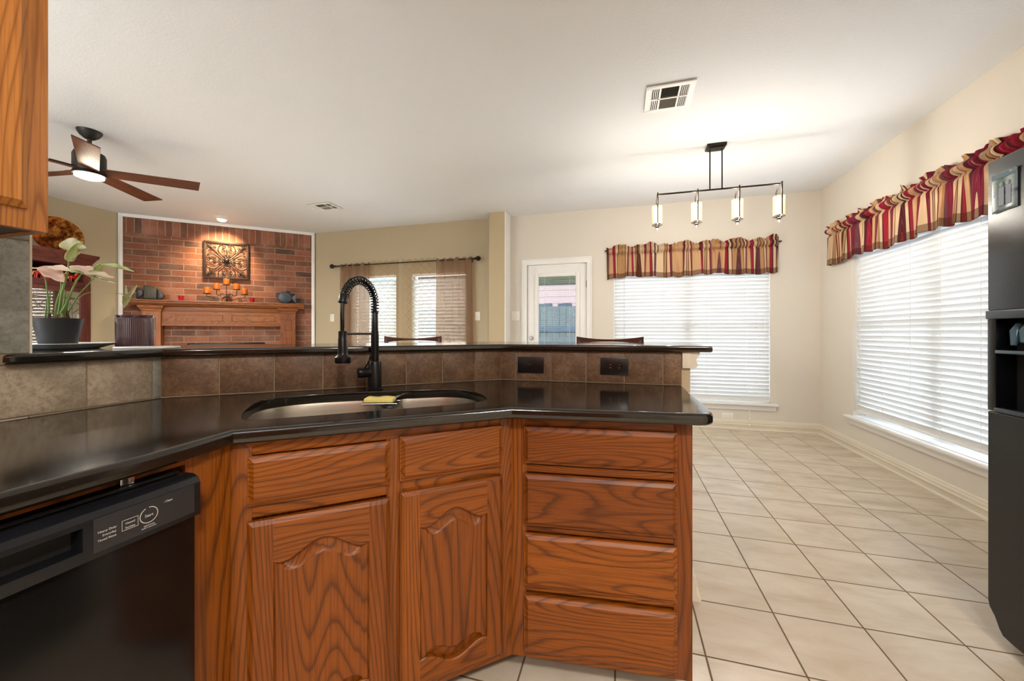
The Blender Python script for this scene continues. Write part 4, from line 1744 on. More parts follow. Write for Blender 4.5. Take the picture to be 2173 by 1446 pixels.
PINK = leafmat('pink_leaf', '#d8b0a0', '#e3c0b0', '#d9c8a0')
LGRN = leafmat('green_leaf', '#8da05a', '#b3bd7c', '#cfd2a0')
OLIV = leafmat('olive_leaf', '#97985a', '#b0a878', '#c8bc98')


def stem(pts, r0, r1, mat=None, parent=None, name='stem'):
    c_ = catmull([Vector(p) for p in pts], 8, closed=False)
    n_ = len(c_)
    return MB().tube(c_, [r0 + (r1 - r0) * i / (n_ - 1) for i in range(n_)], 7).build(name, mat or GREEN, parent or pt, smooth=60)


def leaf(base, tip, width, up, mat, cup=0.25, droop=0.0, parent=None, wavy=0.10, arrow=0.25):
    base, tip, up = Vector(base), Vector(tip), Vector(up)
    ax = tip - base
    L = ax.length
    ax.normalize()
    side = ax.cross(up).normalized()
    nn = side.cross(ax).normalized()

    def fn(i, j):
        s_ = (i - 0.5) * 2
        t_ = j
        wd = width * 0.5 * (math.sin(PI * min(1, t_ ** 0.62)) ** 0.85) * (1 - 0.15 * t_) + 0.0006
        back = -arrow * L * (abs(s_) ** 1.3) * max(0, 1 - t_ * 2.2) * (abs(s_) > 0.05)
        p = base + ax * (L * t_ + back * 1.0)
        p = p + side * (s_ * wd * (1 + 0.8 * max(0, 0.25 - t_)))
        p = p + nn * (cup * wd * abs(s_) ** 1.4 + wavy * wd * math.sin(t_ * 17 + s_ * 3) * abs(s_))
        p = p + Vector((0, 0, -droop * L * t_ ** 2))
        return p
    return MB().grid(fn, 10, 26).build('leaf', mat, parent or pt, smooth=80, solid=0.0012)


# leaf blades: (x right, y away, z up) in the planter's frame, metres
TEND = plain('dry_tendril', '#8c8256', 0.7)
for pts, r0, r1 in (
        ([(-0.032, 0.00, 0.085), (-0.036, 0.0, 0.17), (-0.043, -0.005, 0.262)], 0.0032, 0.0016),
        ([(-0.040, 0.008, 0.085), (-0.044, 0.010, 0.14), (-0.043, 0.012, 0.178)], 0.0036, 0.0010),
        ([(-0.026, 0.012, 0.085), (-0.024, 0.014, 0.15), (-0.010, 0.016, 0.205), (0.002, 0.015, 0.228)], 0.0034, 0.0010),
        ([(-0.034, -0.012, 0.085), (-0.026, -0.014, 0.13), (-0.027, -0.012, 0.165)], 0.0036, 0.0010),
        ([(0.016, 0.0, 0.105), (0.010, 0.0, 0.16), (0.010, 0.0, 0.232)], 0.0042, 0.0016),
        ([(0.018, 0.0, 0.115), (0.036, 0.0, 0.170), (0.058, 0.0, 0.222), (0.080, 0.0, 0.256)], 0.0044, 0.0018),
        ([(0.020, 0.01, 0.115), (0.040, 0.012, 0.155), (0.060, 0.015, 0.190), (0.105, 0.015, 0.240), (0.122, 0.015, 0.268)], 0.0030, 0.0010),
        ([(0.012, -0.01, 0.115), (0.024, -0.01, 0.19), (0.032, 0.0, 0.26), (0.036, 0.0, 0.305)], 0.0036, 0.0018),
        ([(0.022, -0.010, 0.120), (0.038, -0.012, 0.145), (0.050, -0.014, 0.168)], 0.0044, 0.0010),
        ([(0.010, 0.012, 0.115), (0.018, 0.014, 0.16), (0.026, 0.014, 0.196)], 0.0040, 0.0010),
        ([(0.014, -0.004, 0.12), (0.030, -0.008, 0.165), (0.034, -0.010, 0.20)], 0.0040, 0.0012),
        ([(0.080, 0.0, 0.256), (0.100, 0.004, 0.266), (0.118, 0.010, 0.270)], 0.0016, 0.0010)):
    stem(pts, r0, r1)
stem([(0.045, 0.01, 0.150), (0.070, 0.015, 0.185), (0.110, 0.02, 0.1955), (0.160, 0.03, 0.193), (0.214, 0.03, 0.185)], 0.0012, 0.0010, TEND)
stem([(-0.033, 0, 0.083), (-0.032, 0, 0.118)], 0.0060, 0.0045, ROOT, name='root_stem')
stem([(0.014, 0, 0.083), (0.010, 0.004, 0.118), (0.018, 0, 0.136)], 0.0074, 0.0050, ROOT, name='root_stem')
stem([(0.024, 0.01, 0.083), (0.020, 0.01, 0.115), (0.014, 0.01, 0.130)], 0.0050, 0.0035, ROOT, name='root_stem')
leaf((-0.040, -0.005, 0.274), (-0.124, 0.005, 0.277), 0.040, (0.0, -0.22, 1), PINK, 0.15, 0.05, arrow=0.05)
leaf((-0.034, -0.010, 0.281), (0.054, -0.030, 0.204), 0.054, (0.45, -0.55, 0.85), PINK, 0.22, -0.16, arrow=0.02, wavy=0.2)
leaf((-0.012, -0.008, 0.280), (0.062, -0.016, 0.256), 0.036, (0.1, -0.55, 1), PINK, 0.25, -0.10, arrow=0.05)
leaf((0.056, 0.00, 0.281), (0.200, -0.004, 0.219), 0.046, (0.35, -0.40, 1), PINK, 0.34, -0.14, arrow=0.06, wavy=0.22)
leaf((0.060, 0.006, 0.266), (0.190, 0.012, 0.210), 0.030, (0.2, -0.10, 1), LGRN, 0.2, -0.10, arrow=0.10)
leaf((0.050, -0.006, 0.272), (0.092, -0.010, 0.258), 0.028, (0.2, -0.7, 0.8), LGRN, 0.2, 0.0, arrow=0.1)
leaf((0.146, 0.010, 0.290), (0.250, 0.014, 0.264), 0.036, (0.1, -0.22, 1), LGRN, 0.45, -0.02, arrow=0.02)
leaf((0.116, 0.010, 0.270), (0.152, 0.012, 0.304), 0.018, (0.5, -0.5, -0.5), LGRN, 0.3, 0.0, arrow=0.0)
leaf((0.036, -0.002, 0.300), (0.066, 0.0, 0.366), 0.026, (0.9, -0.75, -0.2), LGRN, 0.55, 0.0, arrow=0.0)
leaf((0.058, 0.0, 0.350), (0.086, 0.0, 0.3715), 0.010, (0.6, -0.75, -0.6), LGRN, 0.4, 0.10, arrow=0.0)
leaf((0.004, 0.012, 0.374), (0.088, 0.010, 0.322), 0.052, (0.35, -0.95, 0.35), OLIV, 0.25, -0.25, arrow=0.0)
leaf((0.040, 0.006, 0.312), (0.076, 0.004, 0.334), 0.030, (0.0, -1, 0.5), OLIV, 0.3, 0.0, arrow=0.0)
leaf((0.216, 0.03, 0.190), (0.208, 0.02, 0.138), 0.022, (0.6, -1, 0.1), OLIV, 0.6, 0.0, wavy=0.25, arrow=0.0)
leaf((0.217, 0.03, 0.180), (0.246, 0.03, 0.219), 0.012, (0.5, -1, 0.2), OLIV, 0.5, -0.05, arrow=0.0)
leaf((0.213, 0.03, 0.184), (0.205, 0.03, 0.221), 0.011, (-0.2, -1, 0.0), OLIV, 0.5, 0.0, arrow=0.0)

# ribbed plum vase
VM = plain('plum_glazed_ceramic', '#4c2f37', 0.10, 0, 0.15, Coat_Weight=0.6)
vz = thing('ribbed_planter', 'glossy plum ribbed round pot beside the white plate on the bar', 'pot', (-1.774, 1.024, BARZ + 0.0003))
m = MB()
N = 320


def rib(r_, z, amp):
    return [((r_ + amp * (abs(math.sin(PI * 0.2 * k)))) * math.cos(2 * PI * k / N), (r_ + amp * (abs(math.sin(PI * 0.2 * k)))) * math.sin(2 * PI * k / N), z) for k in range(N)]


m.ringmesh([rib(r_, z, a) for r_, z, a in ((0.047, 0, 0), (0.050, 0.001, 0), (0.0522, 0.006, 0.0), (0.0518, 0.010, 0.0020), (0.0524, 0.108, 0.0020), (0.0528, 0.112, 0.0), (0.0552, 0.116, 0.0), (0.0552, 0.1225, 0), (0.0512, 0.1225, 0), (0.0495, 0.110, 0), (0.0490, 0.02, 0))])
m.build('pot_body', VM, vz, smooth=50)
MB().lathe([(0.0480, 0.10), (0.0485, 0.104)], seg=30).build('soil', SOIL, vz)
tag(bx(-0.079, -0.045, 0.0, 0.079, 0.045, 0.0075, bev=0.002).build('coaster_tile', plain('white_marble', '#e4e0da', 0.2, 0, 0.08), loc=(-1.640, 0.985, BARZ + 0.0003), rot=(0, 0, R(22))), 'thin flat white rectangular tile lying on the bar in front of the plum pot', 'tile')

# ------------------------------------------------------------------ bar stools behind the bar
def stool(label, loc, rz):
    r = thing('bar_stool', label, 'stool', loc, rz, 'dark wooden bar stools behind the bar')
    # local -y faces the bar, backrest at +y
    for sx_ in (-1, 1):
        MB().tube([(sx_ * 0.165, 0.17, 0), (sx_ * 0.168, 0.165, 0.70), (sx_ * 0.190, 0.225, 1.098)], [0.018, 0.020, 0.014], 10).build('back_leg', STOOLW, r)
        MB().tube([(sx_ * 0.170, -0.18, 0), (sx_ * 0.165, -0.16, 0.69)], [0.016, 0.021], 10).build('front_leg', STOOLW, r)
        MB().box(sx_ * 0.168 - 0.01, -0.165, 0.25, sx_ * 0.168 + 0.01, 0.165, 0.28, 0.003).build('side_stretcher', STOOLW, r)
    bx(-0.165, -0.180, 0.18, 0.165, -0.158, 0.212, bev=0.003).build('foot_rail', STOOLW, r)
    bx(-0.165, 0.158, 0.30, 0.165, 0.178, 0.33, bev=0.003).build('stretcher', STOOLW, r)
    bx(-0.21, -0.20, 0.69, 0.21, 0.19, 0.735, bev=0.012).build('seat', STOOLW, r)
    rings = []
    for i in range(25):
        s_ = -1 + 2 * i / 24
        x = s_ * 0.205
        y = 0.222 + 0.022 * (1 - s_ * s_)
        zt_ = 1.102 + 0.018 * s_ * s_
        zb_ = 1.088 - 0.014 * s_ * s_ if True else 0
        rings.append([(x, y - 0.010, zb_), (x, y + 0.010, zb_), (x, y + 0.010, zt_), (x, y - 0.010, zt_)])
    MB().ringmesh(rings).build('top_rail', STOOLW, r, smooth=35)
    rings = []
    for i in range(13):
        s_ = -1 + 2 * i / 12
        x = s_ * 0.176
        y = 0.196 + 0.015 * (1 - s_ * s_)
        rings.append([(x, y - 0.008, 0.90), (x, y + 0.008, 0.90), (x, y + 0.012, 0.945), (x, y - 0.004, 0.945)])
    MB().ringmesh(rings).build('lower_back_rail', STOOLW, r, smooth=35)
    return r


stool('dark wood bar stool back showing in front of the living room windows', (-1.355, 2.365, 0), R(33))
stool('dark wood bar stool back showing between the back door and dining window', (-0.073, 2.30, 0), 0)

# ------------------------------------------------------------------ linear pendant light
PX, PY = 0.775, 3.655
pd = thing('linear_chandelier', 'dark bronze linear chandelier with four glass cylinder lamps over the dining area', 'chandelier', (PX, PY, CEIL))
zbar = -0.375
bx(-0.075, -0.055, -0.024, 0.075, 0.055, -0.0005, bev=0.004).build('ceiling_canopy', BRONZE, pd)
bx(-0.060, -0.042, -0.034, 0.060, 0.042, -0.024, bev=0.003).build('canopy_step', BRONZE, pd)
for x in (-0.045, 0.049):
    MB().tube([(x, 0, -0.03), (x, 0, zbar)], 0.0055, 8).build('stem_rod', BRONZE, pd)
MB().tube([(-0.470, 0, zbar), (0.482, 0, zbar)], 0.0075, 8).build('crossbar', BRONZE, pd)
for x in (-0.470, -0.150, 0.165, 0.470):
    lp = MB().tube([(x, 0.062, zbar - 0.115), (x, 0.062, zbar - 0.055), (x, 0.0, zbar - 0.004), (x, -0.066, zbar - 0.004), (x, -0.066, zbar - 0.268), (x, -0.03, zbar - 0.275), (x, 0.03, zbar - 0.275), (x, 0.062, zbar - 0.268), (x, 0.062, zbar - 0.055)], 0.0048, 6).build('lamp_bracket', BRONZE, pd)
    zc = zbar - 0.105
    m = MB()
    prof = [(0.043, zc - 0.165), (0.043, zc)]
    rings = [[(x + q * math.cos(2 * PI * k / 28), q * math.sin(2 * PI * k / 28), z) for k in range(28)] for q, z in prof]
    m.ringmesh(rings, cap0=False, cap1=False)
    m.build('outer_glass', AMBERG, lp)
    MB().lathe([(0.024, zc - 0.152), (0.027, zc - 0.145), (0.027, zc - 0.016), (0.023, zc - 0.010)], (x, 0, 0), 22).build('glowing_tube', E_PEND, lp)
    MB().lathe([(0.0445, zc - 0.168), (0.0445, zc - 0.164), (0.027, zc - 0.161), (0.027, zc - 0.152), (0.018, zc - 0.152)], (x, 0, 0), 22).build('lamp_cup', BRONZE, lp)
    MB().lathe([(0.012, zc - 0.168), (0.024, zc - 0.177), (0.010, zc - 0.185), (0.018, zc - 0.193), (0.006, zc - 0.205), (0.002, zc - 0.209)], (x, 0, 0), 16).build('lamp_finial', BRONZE, lp)
    light('lamp_glow', 'POINT', (x, -0.0, zc - 0.235), 4.3, (1.0, 0.93, 0.82), 0.03, parent=pd)
    light('lamp_glow', 'POINT', (x, -0.0, zc + 0.05), 1.2, (1.0, 0.90, 0.74), 0.03, parent=pd)

# ------------------------------------------------------------------ ceiling fan
FX, FY = -4.06, 2.045
fan = thing('ceiling_fan', 'dark ceiling fan with five wooden blades and a glowing round light', 'ceiling fan', (FX, FY, CEIL))
FANM = plain('dark_iron', '#2e2a26', 0.45, 0.5)
FANW = oak('fan_blade_wood', 'x', '#6a3a24', '#532b1b', '#33170e', 5, 0.35)
MB().lathe([(0.075, -0.0005), (0.073, -0.012), (0.056, -0.040), (0.030, -0.062), (0.013, -0.066)], seg=32).build('canopy', FANM, fan)
MB().lathe([(0.014, -0.066), (0.014, -0.165)], seg=14).build('downrod', FANM, fan)
MB().lathe([(0.013, -0.150), (0.045, -0.158), (0.088, -0.178), (0.096, -0.200), (0.096, -0.300), (0.090, -0.325), (0.098, -0.335), (0.098, -0.352), (0.08, -0.354)], seg=40).build('motor_housing', FANM, fan)
MB().lathe([(0.084, -0.354), (0.084, -0.366), (0.055, -0.378), (0.012, -0.382)], seg=36).build('light_lens', E_FAN, fan)
light('fan_light', 'AREA', (0, 0, -0.385), 36, (1, 0.93, 0.80), 0.2, parent=fan)
for k in range(5):
    a = R(44 + 72 * k)
    bl = MB()
    pitch = R(-13)
    rings = []
    for i in range(13):
        q = i / 12
        rr = 0.090 + 0.600 * q
        wd = 0.056 + 0.012 * q
        skew = 0.020 * q if i < 12 else 0.0
        tz = 0.004
        c_, s_ = math.cos(pitch), math.sin(pitch)
        pts = []
        for (yy, zz) in ((-wd, -tz), (wd, -tz), (wd, tz), (-wd, tz)):
            xr = rr + (-0.018 * (yy / wd) if i == 12 else 0)
            pts.append((xr, yy * c_ - zz * s_, yy * s_ + zz * c_))
        rings.append(pts)
    bl.ringmesh(rings)
    b_ = bl.build('fan_blade', FANW, fan, smooth=30, loc=(0, 0, -0.318), rot=(0, 0, a))
    m = MB()
    m.cbox((0.150, 0, 0.010), (0.13, 0.030, 0.010), 0.002)
    m.build('blade_bracket', FANM, b_)

# ------------------------------------------------------------------ ceiling vents, recessed light
def vent(label, cx_, cy_, w_, h_, rz):
    r = thing('ceiling_vent', label, 'vent', (cx_, cy_, CEIL), rz, 'ceiling air vents')
    bx(-w_ / 2 + .01, -h_ / 2 + .01, -0.0030, w_ / 2 - .01, h_ / 2 - .01, -0.0005).build('dark_duct', DARKV, r, smooth=0)
    m = MB()
    f = 0.034
    z0, z1 = -0.012, -0.004
    m.box(-w_ / 2, -h_ / 2, z0, w_ / 2, -h_ / 2 + f, z1, 0.002)
    m.box(-w_ / 2, h_ / 2 - f, z0, w_ / 2, h_ / 2, z1, 0.002)
    m.box(-w_ / 2, -h_ / 2 + f, z0, -w_ / 2 + f, h_ / 2 - f, z1, 0.0)
    m.box(w_ / 2 - f, -h_ / 2 + f, z0, w_ / 2, h_ / 2 - f, z1, 0.0)
    m.box(-w_ / 2 + f, -0.006, z0, w_ / 2 - f, 0.006, z1, 0)
    a = w_ * 0.2
    m.box(-a - 0.006, -h_ / 2 + f, z0, -a + 0.006, h_ / 2 - f, z1, 0)
    m.box(a - 0.006, -h_ / 2 + f, z0, a + 0.006, h_ / 2 - f, z1, 0)
    m.build('frame', WHITE, r)
    n = 4
    for side in (-1, 1):
        m = MB()
        xa, xb = a + 0.008, w_ / 2 - f
        for k in range(n):
            x = side * (xa + (xb - xa) * (k + 0.65) / n)
            for y0_, y1_ in ((-h_ / 2 + f, -0.007), (0.007, h_ / 2 - f)):
                m.cbox((x, (y0_ + y1_) / 2, -0.008), (0.0075, y1_ - y0_, 0.0015), 0, Matrix.Rotation(R(35 * side), 4, 'Y'))
        m.build('side_slats', WHITE, r)
    m = MB()
    for y0_, y1_, sg in ((-h_ / 2 + f, -0.007, 1), (0.007, h_ / 2 - f, -1)):
        nn = int((y1_ - y0_) / 0.0115)
        for k in range(nn):
            y = y0_ + (y1_ - y0_) * (k + 0.5) / nn
            m.cbox((0, y, -0.008), (2 * a - 0.013, 0.009, 0.0012), 0, Matrix.Rotation(R(42 * sg), 4, 'X'))
    m.build('centre_slats', GREYF, r)
    return r


vent('white rectangular ceiling vent above the dining side, largest in view', 0.307, 2.808, 0.30, 0.31, 0)
vent('smaller looking white ceiling vent in the living room near the fireplace wall', -3.62, 4.07, 0.36, 0.25, 0)
rl = thing('recessed_light', 'white recessed ceiling spotlight in front of the brick fireplace', 'ceiling light', (-5.345, 4.085, CEIL))
MB().lathe([(0.095, -0.0005), (0.095, -0.006), (0.070, -0.012), (0.062, -0.030), (0.052, -0.032)], seg=32).build('trim_ring', WHITE, rl)
MB().lathe([(0.050, -0.028), (0.046, -0.044), (0.025, -0.054), (0.004, -0.057)], seg=24).build('bulb', E_CAN, rl)
sdir = (FPM @ Vector((1.10, 0.0, 2.15))) - Vector((-5.345, 4.085, CEIL - 0.07))
q = sdir.to_track_quat('-Z', 'Y').to_euler()
light('spot_glow', 'SPOT', (0, 0, -0.065), 85, (1.0, 0.74, 0.45), 0.04, rot=tuple(q), spot=(R(100), 0.9), parent=rl)
# kitchen ceiling lights behind the camera
for i, (x, y, lab) in enumerate(((-0.15, -1.75, 'round ceiling light in the kitchen, nearer the counter'), (0.9, -0.9, 'round ceiling light in the kitchen, nearer the back'))):
    kl = thing('kitchen_ceiling_light', lab, 'ceiling light', (x, y, CEIL))
    MB().lathe([(0.18, -0.0005), (0.18, -0.02), (0.165, -0.03)], seg=36).build('base_ring', WHITE, kl)
    MB().lathe([(0.160, -0.030), (0.140, -0.055), (0.08, -0.072), (0.01, -0.078)], seg=36).build('diffuser', emit('kitchen_diffuser_glow_%d' % i, '#fff4e4', 2), kl)
    light('kitchen_glow', 'AREA', (0, 0, -0.085), 30, (1.0, 0.93, 0.83), 0.34, parent=kl)

# made-up hanging bowls, added as uplights to brighten the ceiling, one in the kitchen and one in the living room, both behind the camera
for (x, y, lab, pw) in ((-0.25, -1.05, 'added fill light in a white bowl, unseen in the kitchen behind the camera', 12), (-3.6, -0.9, 'added fill light in a white bowl, unseen in the living room behind the camera', 95)):
    bl = thing('added_fill_bowl', lab, 'lamp', (x, y, CEIL))
    MB().lathe([(0.06, -0.0005), (0.06, -0.02), (0.008, -0.03), (0.008, -0.52), (0.02, -0.54)], seg=20).build('stem', BRONZE, bl)
    MB().lathe([(0.02, -0.56), (0.12, -0.545), (0.20, -0.50), (0.235, -0.43), (0.228, -0.43), (0.19, -0.495), (0.11, -0.535), (0.02, -0.55)], seg=36).build('bowl', WHITE, bl)
    light('added_fill_glow', 'AREA', (0, 0, -0.44), pw, (0.80, 0.90, 1.0), 0.38, rot=(PI, 0, 0), parent=bl)

# ------------------------------------------------------------------ fireplace mantel (frame of the fireplace wall)
MT = thing('fireplace_mantel', 'carved wooden mantel shelf with panelled legs on the brick fireplace wall', 'mantel', tuple(FPO), FPA)
m = MB()
# shelf with stepped crown profile, extruded along x
prof = [(-0.003, 1.586), (-0.205, 1.586), (-0.207, 1.572), (-0.198, 1.562), (-0.198, 1.545), (-0.185, 1.532), (-0.165, 1.520), (-0.160, 1.510), (-0.003, 1.510)]
MB().prism(prof, 0.150, 2.184, 'yz').build('shelf', MANT['x'], MT, smooth=25)
bx(0.47, -0.105, 1.235, 1.866, -0.003, 1.509).build('beam', MANT['x'], MT, smooth=0)
bx(0.47, -0.125, 1.235, 1.866, -0.105, 1.262, bev=0.004).build('lower_moulding', MANT['x'], MT)
bx(0.47, -0.120, 1.44, 1.866, -0.105, 1.509, bev=0.004).build('upper_moulding', MANT['x'], MT)
for a, b_ in ((0.605, 1.150), (1.245, 1.790)):
    m = MB()
    z0, z1 = 1.302, 1.400
    for (xa, xb, za, zb) in ((a, b_, z0, z0 + 0.012), (a, b_, z1 - 0.012, z1), (a, a + 0.012, z0, z1), (b_ - 0.012, b_, z0, z1)):
        m.box(xa, -0.113, za, xb, -0.104, zb, 0.003)
    m.build('panel_moulding', MANT['z'], MT)
for a, b_ in ((0.268, 0.468), (1.868, 2.068)):
    leg = bx(a, -0.14, 0.0, b_, -0.003, 1.44).build('mantel_leg', MANT['z'], MT, smooth=0)
    pr = [(0.0, 1.440), (-0.14, 1.440), (-0.150, 1.450), (-0.150, 1.462), (-0.172, 1.490), (-0.172, 1.509), (0.0, 1.509)]
    rings = []
    # capital flares on three sides
    steps = [(0.0, 1.432), (0.010, 1.444), (0.010, 1.456), (0.034, 1.488), (0.034, 1.5095)]
    for o_, z in steps:
        rings.append([(a - o_, -0.14 - o_, z), (b_ + o_, -0.14 - o_, z), (b_ + o_, -0.003, z), (a - o_, -0.003, z)])
    MB().ringmesh(rings).build('capital', MANT['x'], leg, smooth=20)
    for z0, z1 in ((1.17, 1.345), (0.93, 1.07), (0.45, 0.85)):
        m = MB()
        for (xa, xb, za, zb) in ((a + 0.055, b_ - 0.055, z0, z0 + 0.010), (a + 0.055, b_ - 0.055, z1 - 0.010, z1), (a + 0.055, a + 0.065, z0, z1), (b_ - 0.065, b_ - 0.055, z0, z1)):
            m.box(xa, -0.149, za, xb, -0.139, zb, 0.003)
        m.build('leg_panel', MANT['z'], leg)


def fpt(x, y, z):
    return tuple(FPM @ Vector((x, y, z)))


SHZ = 1.5865
# wooden fish
FBODY = oak('fish_green_wood', 'z', '#514b33', '#413c28', '#2b281b', 4, 0.45)
FDARK = plain('fish_dark_wood', '#26282d', 0.4, 0, 0.2)
FBLUE = plain('fish_slate_wood', '#3d4450', 0.4, 0, 0.2)


def fishm(outline, th, n=6):
    rings = []
    for k in range(n + 1):
        a = PI * k / n
        off = math.sin(a)
        y = -th * math.cos(a)
        sc_ = 0.80 + 0.20 * off
        cx_ = sum(p[0] for p in outline) / len(outline)
        cz_ = sum(p[1] for p in outline) / len(outline)
        rings.append([(cx_ + (p[0] - cx_) * sc_, y, cz_ + (p[1] - cz_) * sc_) for p in outline])
    return MB().ringmesh(rings)


f1 = thing('wooden_fish', 'green and black wooden fish at the left end of the mantel', 'figurine', fpt(0.36, -0.12, SHZ), FPA)
fishm([(-0.075, 0.002), (0.07, 0.002), (0.07, 0.150), (0.03, 0.178), (-0.03, 0.195), (-0.075, 0.190)], 0.022).build('body', FBODY, f1)
fishm([(0.071, 0.002), (0.115, 0.004), (0.150, 0.055), (0.118, 0.100), (0.071, 0.148)], 0.020).build('head', FDARK, f1)
fishm([(-0.145, 0.012), (-0.125, 0.012), (-0.076, 0.060), (-0.076, 0.120), (-0.125, 0.145), (-0.145, 0.145)], 0.014).build('tail', FDARK, f1)
f2 = thing('wooden_fish', 'slate grey wooden fish at the right end of the mantel', 'figurine', fpt(1.945, -0.12, SHZ), FPA)
ol = [(0.10 * math.cos(2 * PI * k / 22) * (1.0 if True else 0) - 0.02, 0.093 + 0.090 * math.sin(2 * PI * k / 22)) for k in range(22)]
fishm(ol, 0.03).build('body', FBLUE, f2)
fishm([(0.072, 0.075), (0.072, 0.105), (0.125, 0.150), (0.140, 0.150), (0.128, 0.085), (0.140, 0.004), (0.125, 0.004)], 0.012).build('tail', FBLUE, f2)
fishm([(-0.02, 0.178), (0.05, 0.165), (0.045, 0.188), (0.0, 0.192)], 0.010).build('fin', FDARK, f2)
fishm([(-0.045, 0.0), (0.02, 0.0), (0.015, 0.015), (-0.035, 0.015)], 0.020).build('base', FDARK, f2)

# red votive holders
RED = NT('red_glass')
REDM = RED.pbr('#c01230', 0.12, 0, Transmission_Weight=0.35)
for x, lab in ((0.680, 'small red glass votive holder on the mantel left of the candelabra'), (1.505, 'small red glass votive holder on the mantel right of the candelabra')):
    vt = thing('votive_holder', lab, 'candle holder', fpt(x, -0.12, SHZ), FPA, 'red votive holders on the mantel')
    MB().lathe([(0.020, 0), (0.026, 0.004), (0.030, 0.035), (0.034, 0.060), (0.037, 0.066), (0.031, 0.066), (0.027, 0.040)], seg=20).build('glass_cup', REDM, vt)
    MB().lathe([(0.018, 0.028), (0.020, 0.043), (0.004, 0.045)], seg=14).build('votive_candle', plain('white_wax', '#f0c8c8', 0.5), vt)

# candelabra and five orange candles
CB = thing('candelabra', 'dark iron scroll candelabra with five arms at the centre of the mantel', 'candelabra', fpt(1.193, -0.115, SHZ), FPA)
arms = [(-0.225, 0.108), (-0.115, 0.170), (0.0, 0.243), (0.122, 0.178), (0.218, 0.112)]


def spiral(cx_, cz_, r0, turns, a0, sgn=1, n=26, y=0.0):
    return [(cx_ + r0 * (1 - 0.75 * k / n) * math.cos(a0 + sgn * 2 * PI * turns * k / n), y, cz_ + r0 * (1 - 0.75 * k / n) * math.sin(a0 + sgn * 2 * PI * turns * k / n)) for k in range(n + 1)]


MB().tube(catmull([Vector(p) for p in [(-0.055, 0, 0.004), (-0.040, 0, 0.045), (0.0, 0, 0.075), (0.0, 0, 0.15), (0, 0, 0.243)]], 8, closed=False), 0.005, 7).build('centre_stem', BRONZE, CB)
MB().tube(catmull([Vector(p) for p in [(0.055, 0, 0.004), (0.040, 0, 0.045), (0.0, 0, 0.075)]], 8, closed=False), 0.005, 7).build('foot', BRONZE, CB)
MB().tube(catmull([Vector(p) for p in [(0.0, 0.06, 0.004), (0.0, 0.04, 0.03), (0.0, 0, 0.075)]], 8, closed=False), 0.005, 7).build('foot', BRONZE, CB)
for sg in (-1, 1):
    hi = arms[1] if sg < 0 else arms[3]
    lo = arms[0] if sg < 0 else arms[4]
    MB().tube(catmull([Vector(p) for p in [(0, 0, 0.09), (sg * 0.06, 0, 0.04), (sg * 0.13, 0, 0.05), (lo[0], 0, 0.075), (lo[0], 0, lo[1])]], 8, closed=False), 0.0045, 7).build('arm', BRONZE, CB)
    MB().tube(catmull([Vector(p) for p in [(0, 0, 0.10), (sg * 0.05, 0, 0.12), (sg * 0.09, 0, 0.09), (hi[0], 0, 0.11), (hi[0], 0, hi[1])]], 8, closed=False), 0.0045, 7).build('arm', BRONZE, CB)
    MB().tube(spiral(sg * 0.045, 0.085, 0.032, 1.3, PI / 2, -sg), 0.0036, 6).build('scroll', BRONZE, CB)
    MB().tube(spiral(sg * 0.17, 0.030, 0.028, 1.2, PI / 2, sg), 0.0036, 6).build('scroll', BRONZE, CB)
for ax_, az in arms:
    MB().lathe([(0.006, az - 0.004), (0.044, az), (0.047, az + 0.006), (0.042, az + 0.006), (0.006, az + 0.003)], (ax_, 0, 0), 20).build('candle_cup', BRONZE, CB)
WAX = NT('orange_wax')
WAXM = WAX.pbr(WAX.mix(WAX.noise(WAX.coord('Object', rnd=3), 25, 3), '#8a3a0a', '#b5651c'), 0.35)
labs = ['orange pillar candle on the far left candelabra arm', 'orange pillar candle second from left on the candelabra', 'orange pillar candle on the tall centre of the candelabra', 'orange pillar candle second from right on the candelabra', 'orange pillar candle on the far right candelabra arm']
for (ax_, az), lab in zip(arms, labs):
    cd = thing('pillar_candle', lab, 'candle', fpt(1.193 + ax_, -0.115, SHZ + az + 0.0065), FPA, 'orange candles on the candelabra')
    MB().lathe([(0.036, 0), (0.038, 0.002), (0.038, 0.082), (0.035, 0.086), (0.022, 0.083), (0.004, 0.082)], seg=24).build('wax', WAXM, cd)
    MB().tube([(0, 0, 0.08), (0.001, 0, 0.094)], 0.0012, 5).build('wick', DARKV, cd)

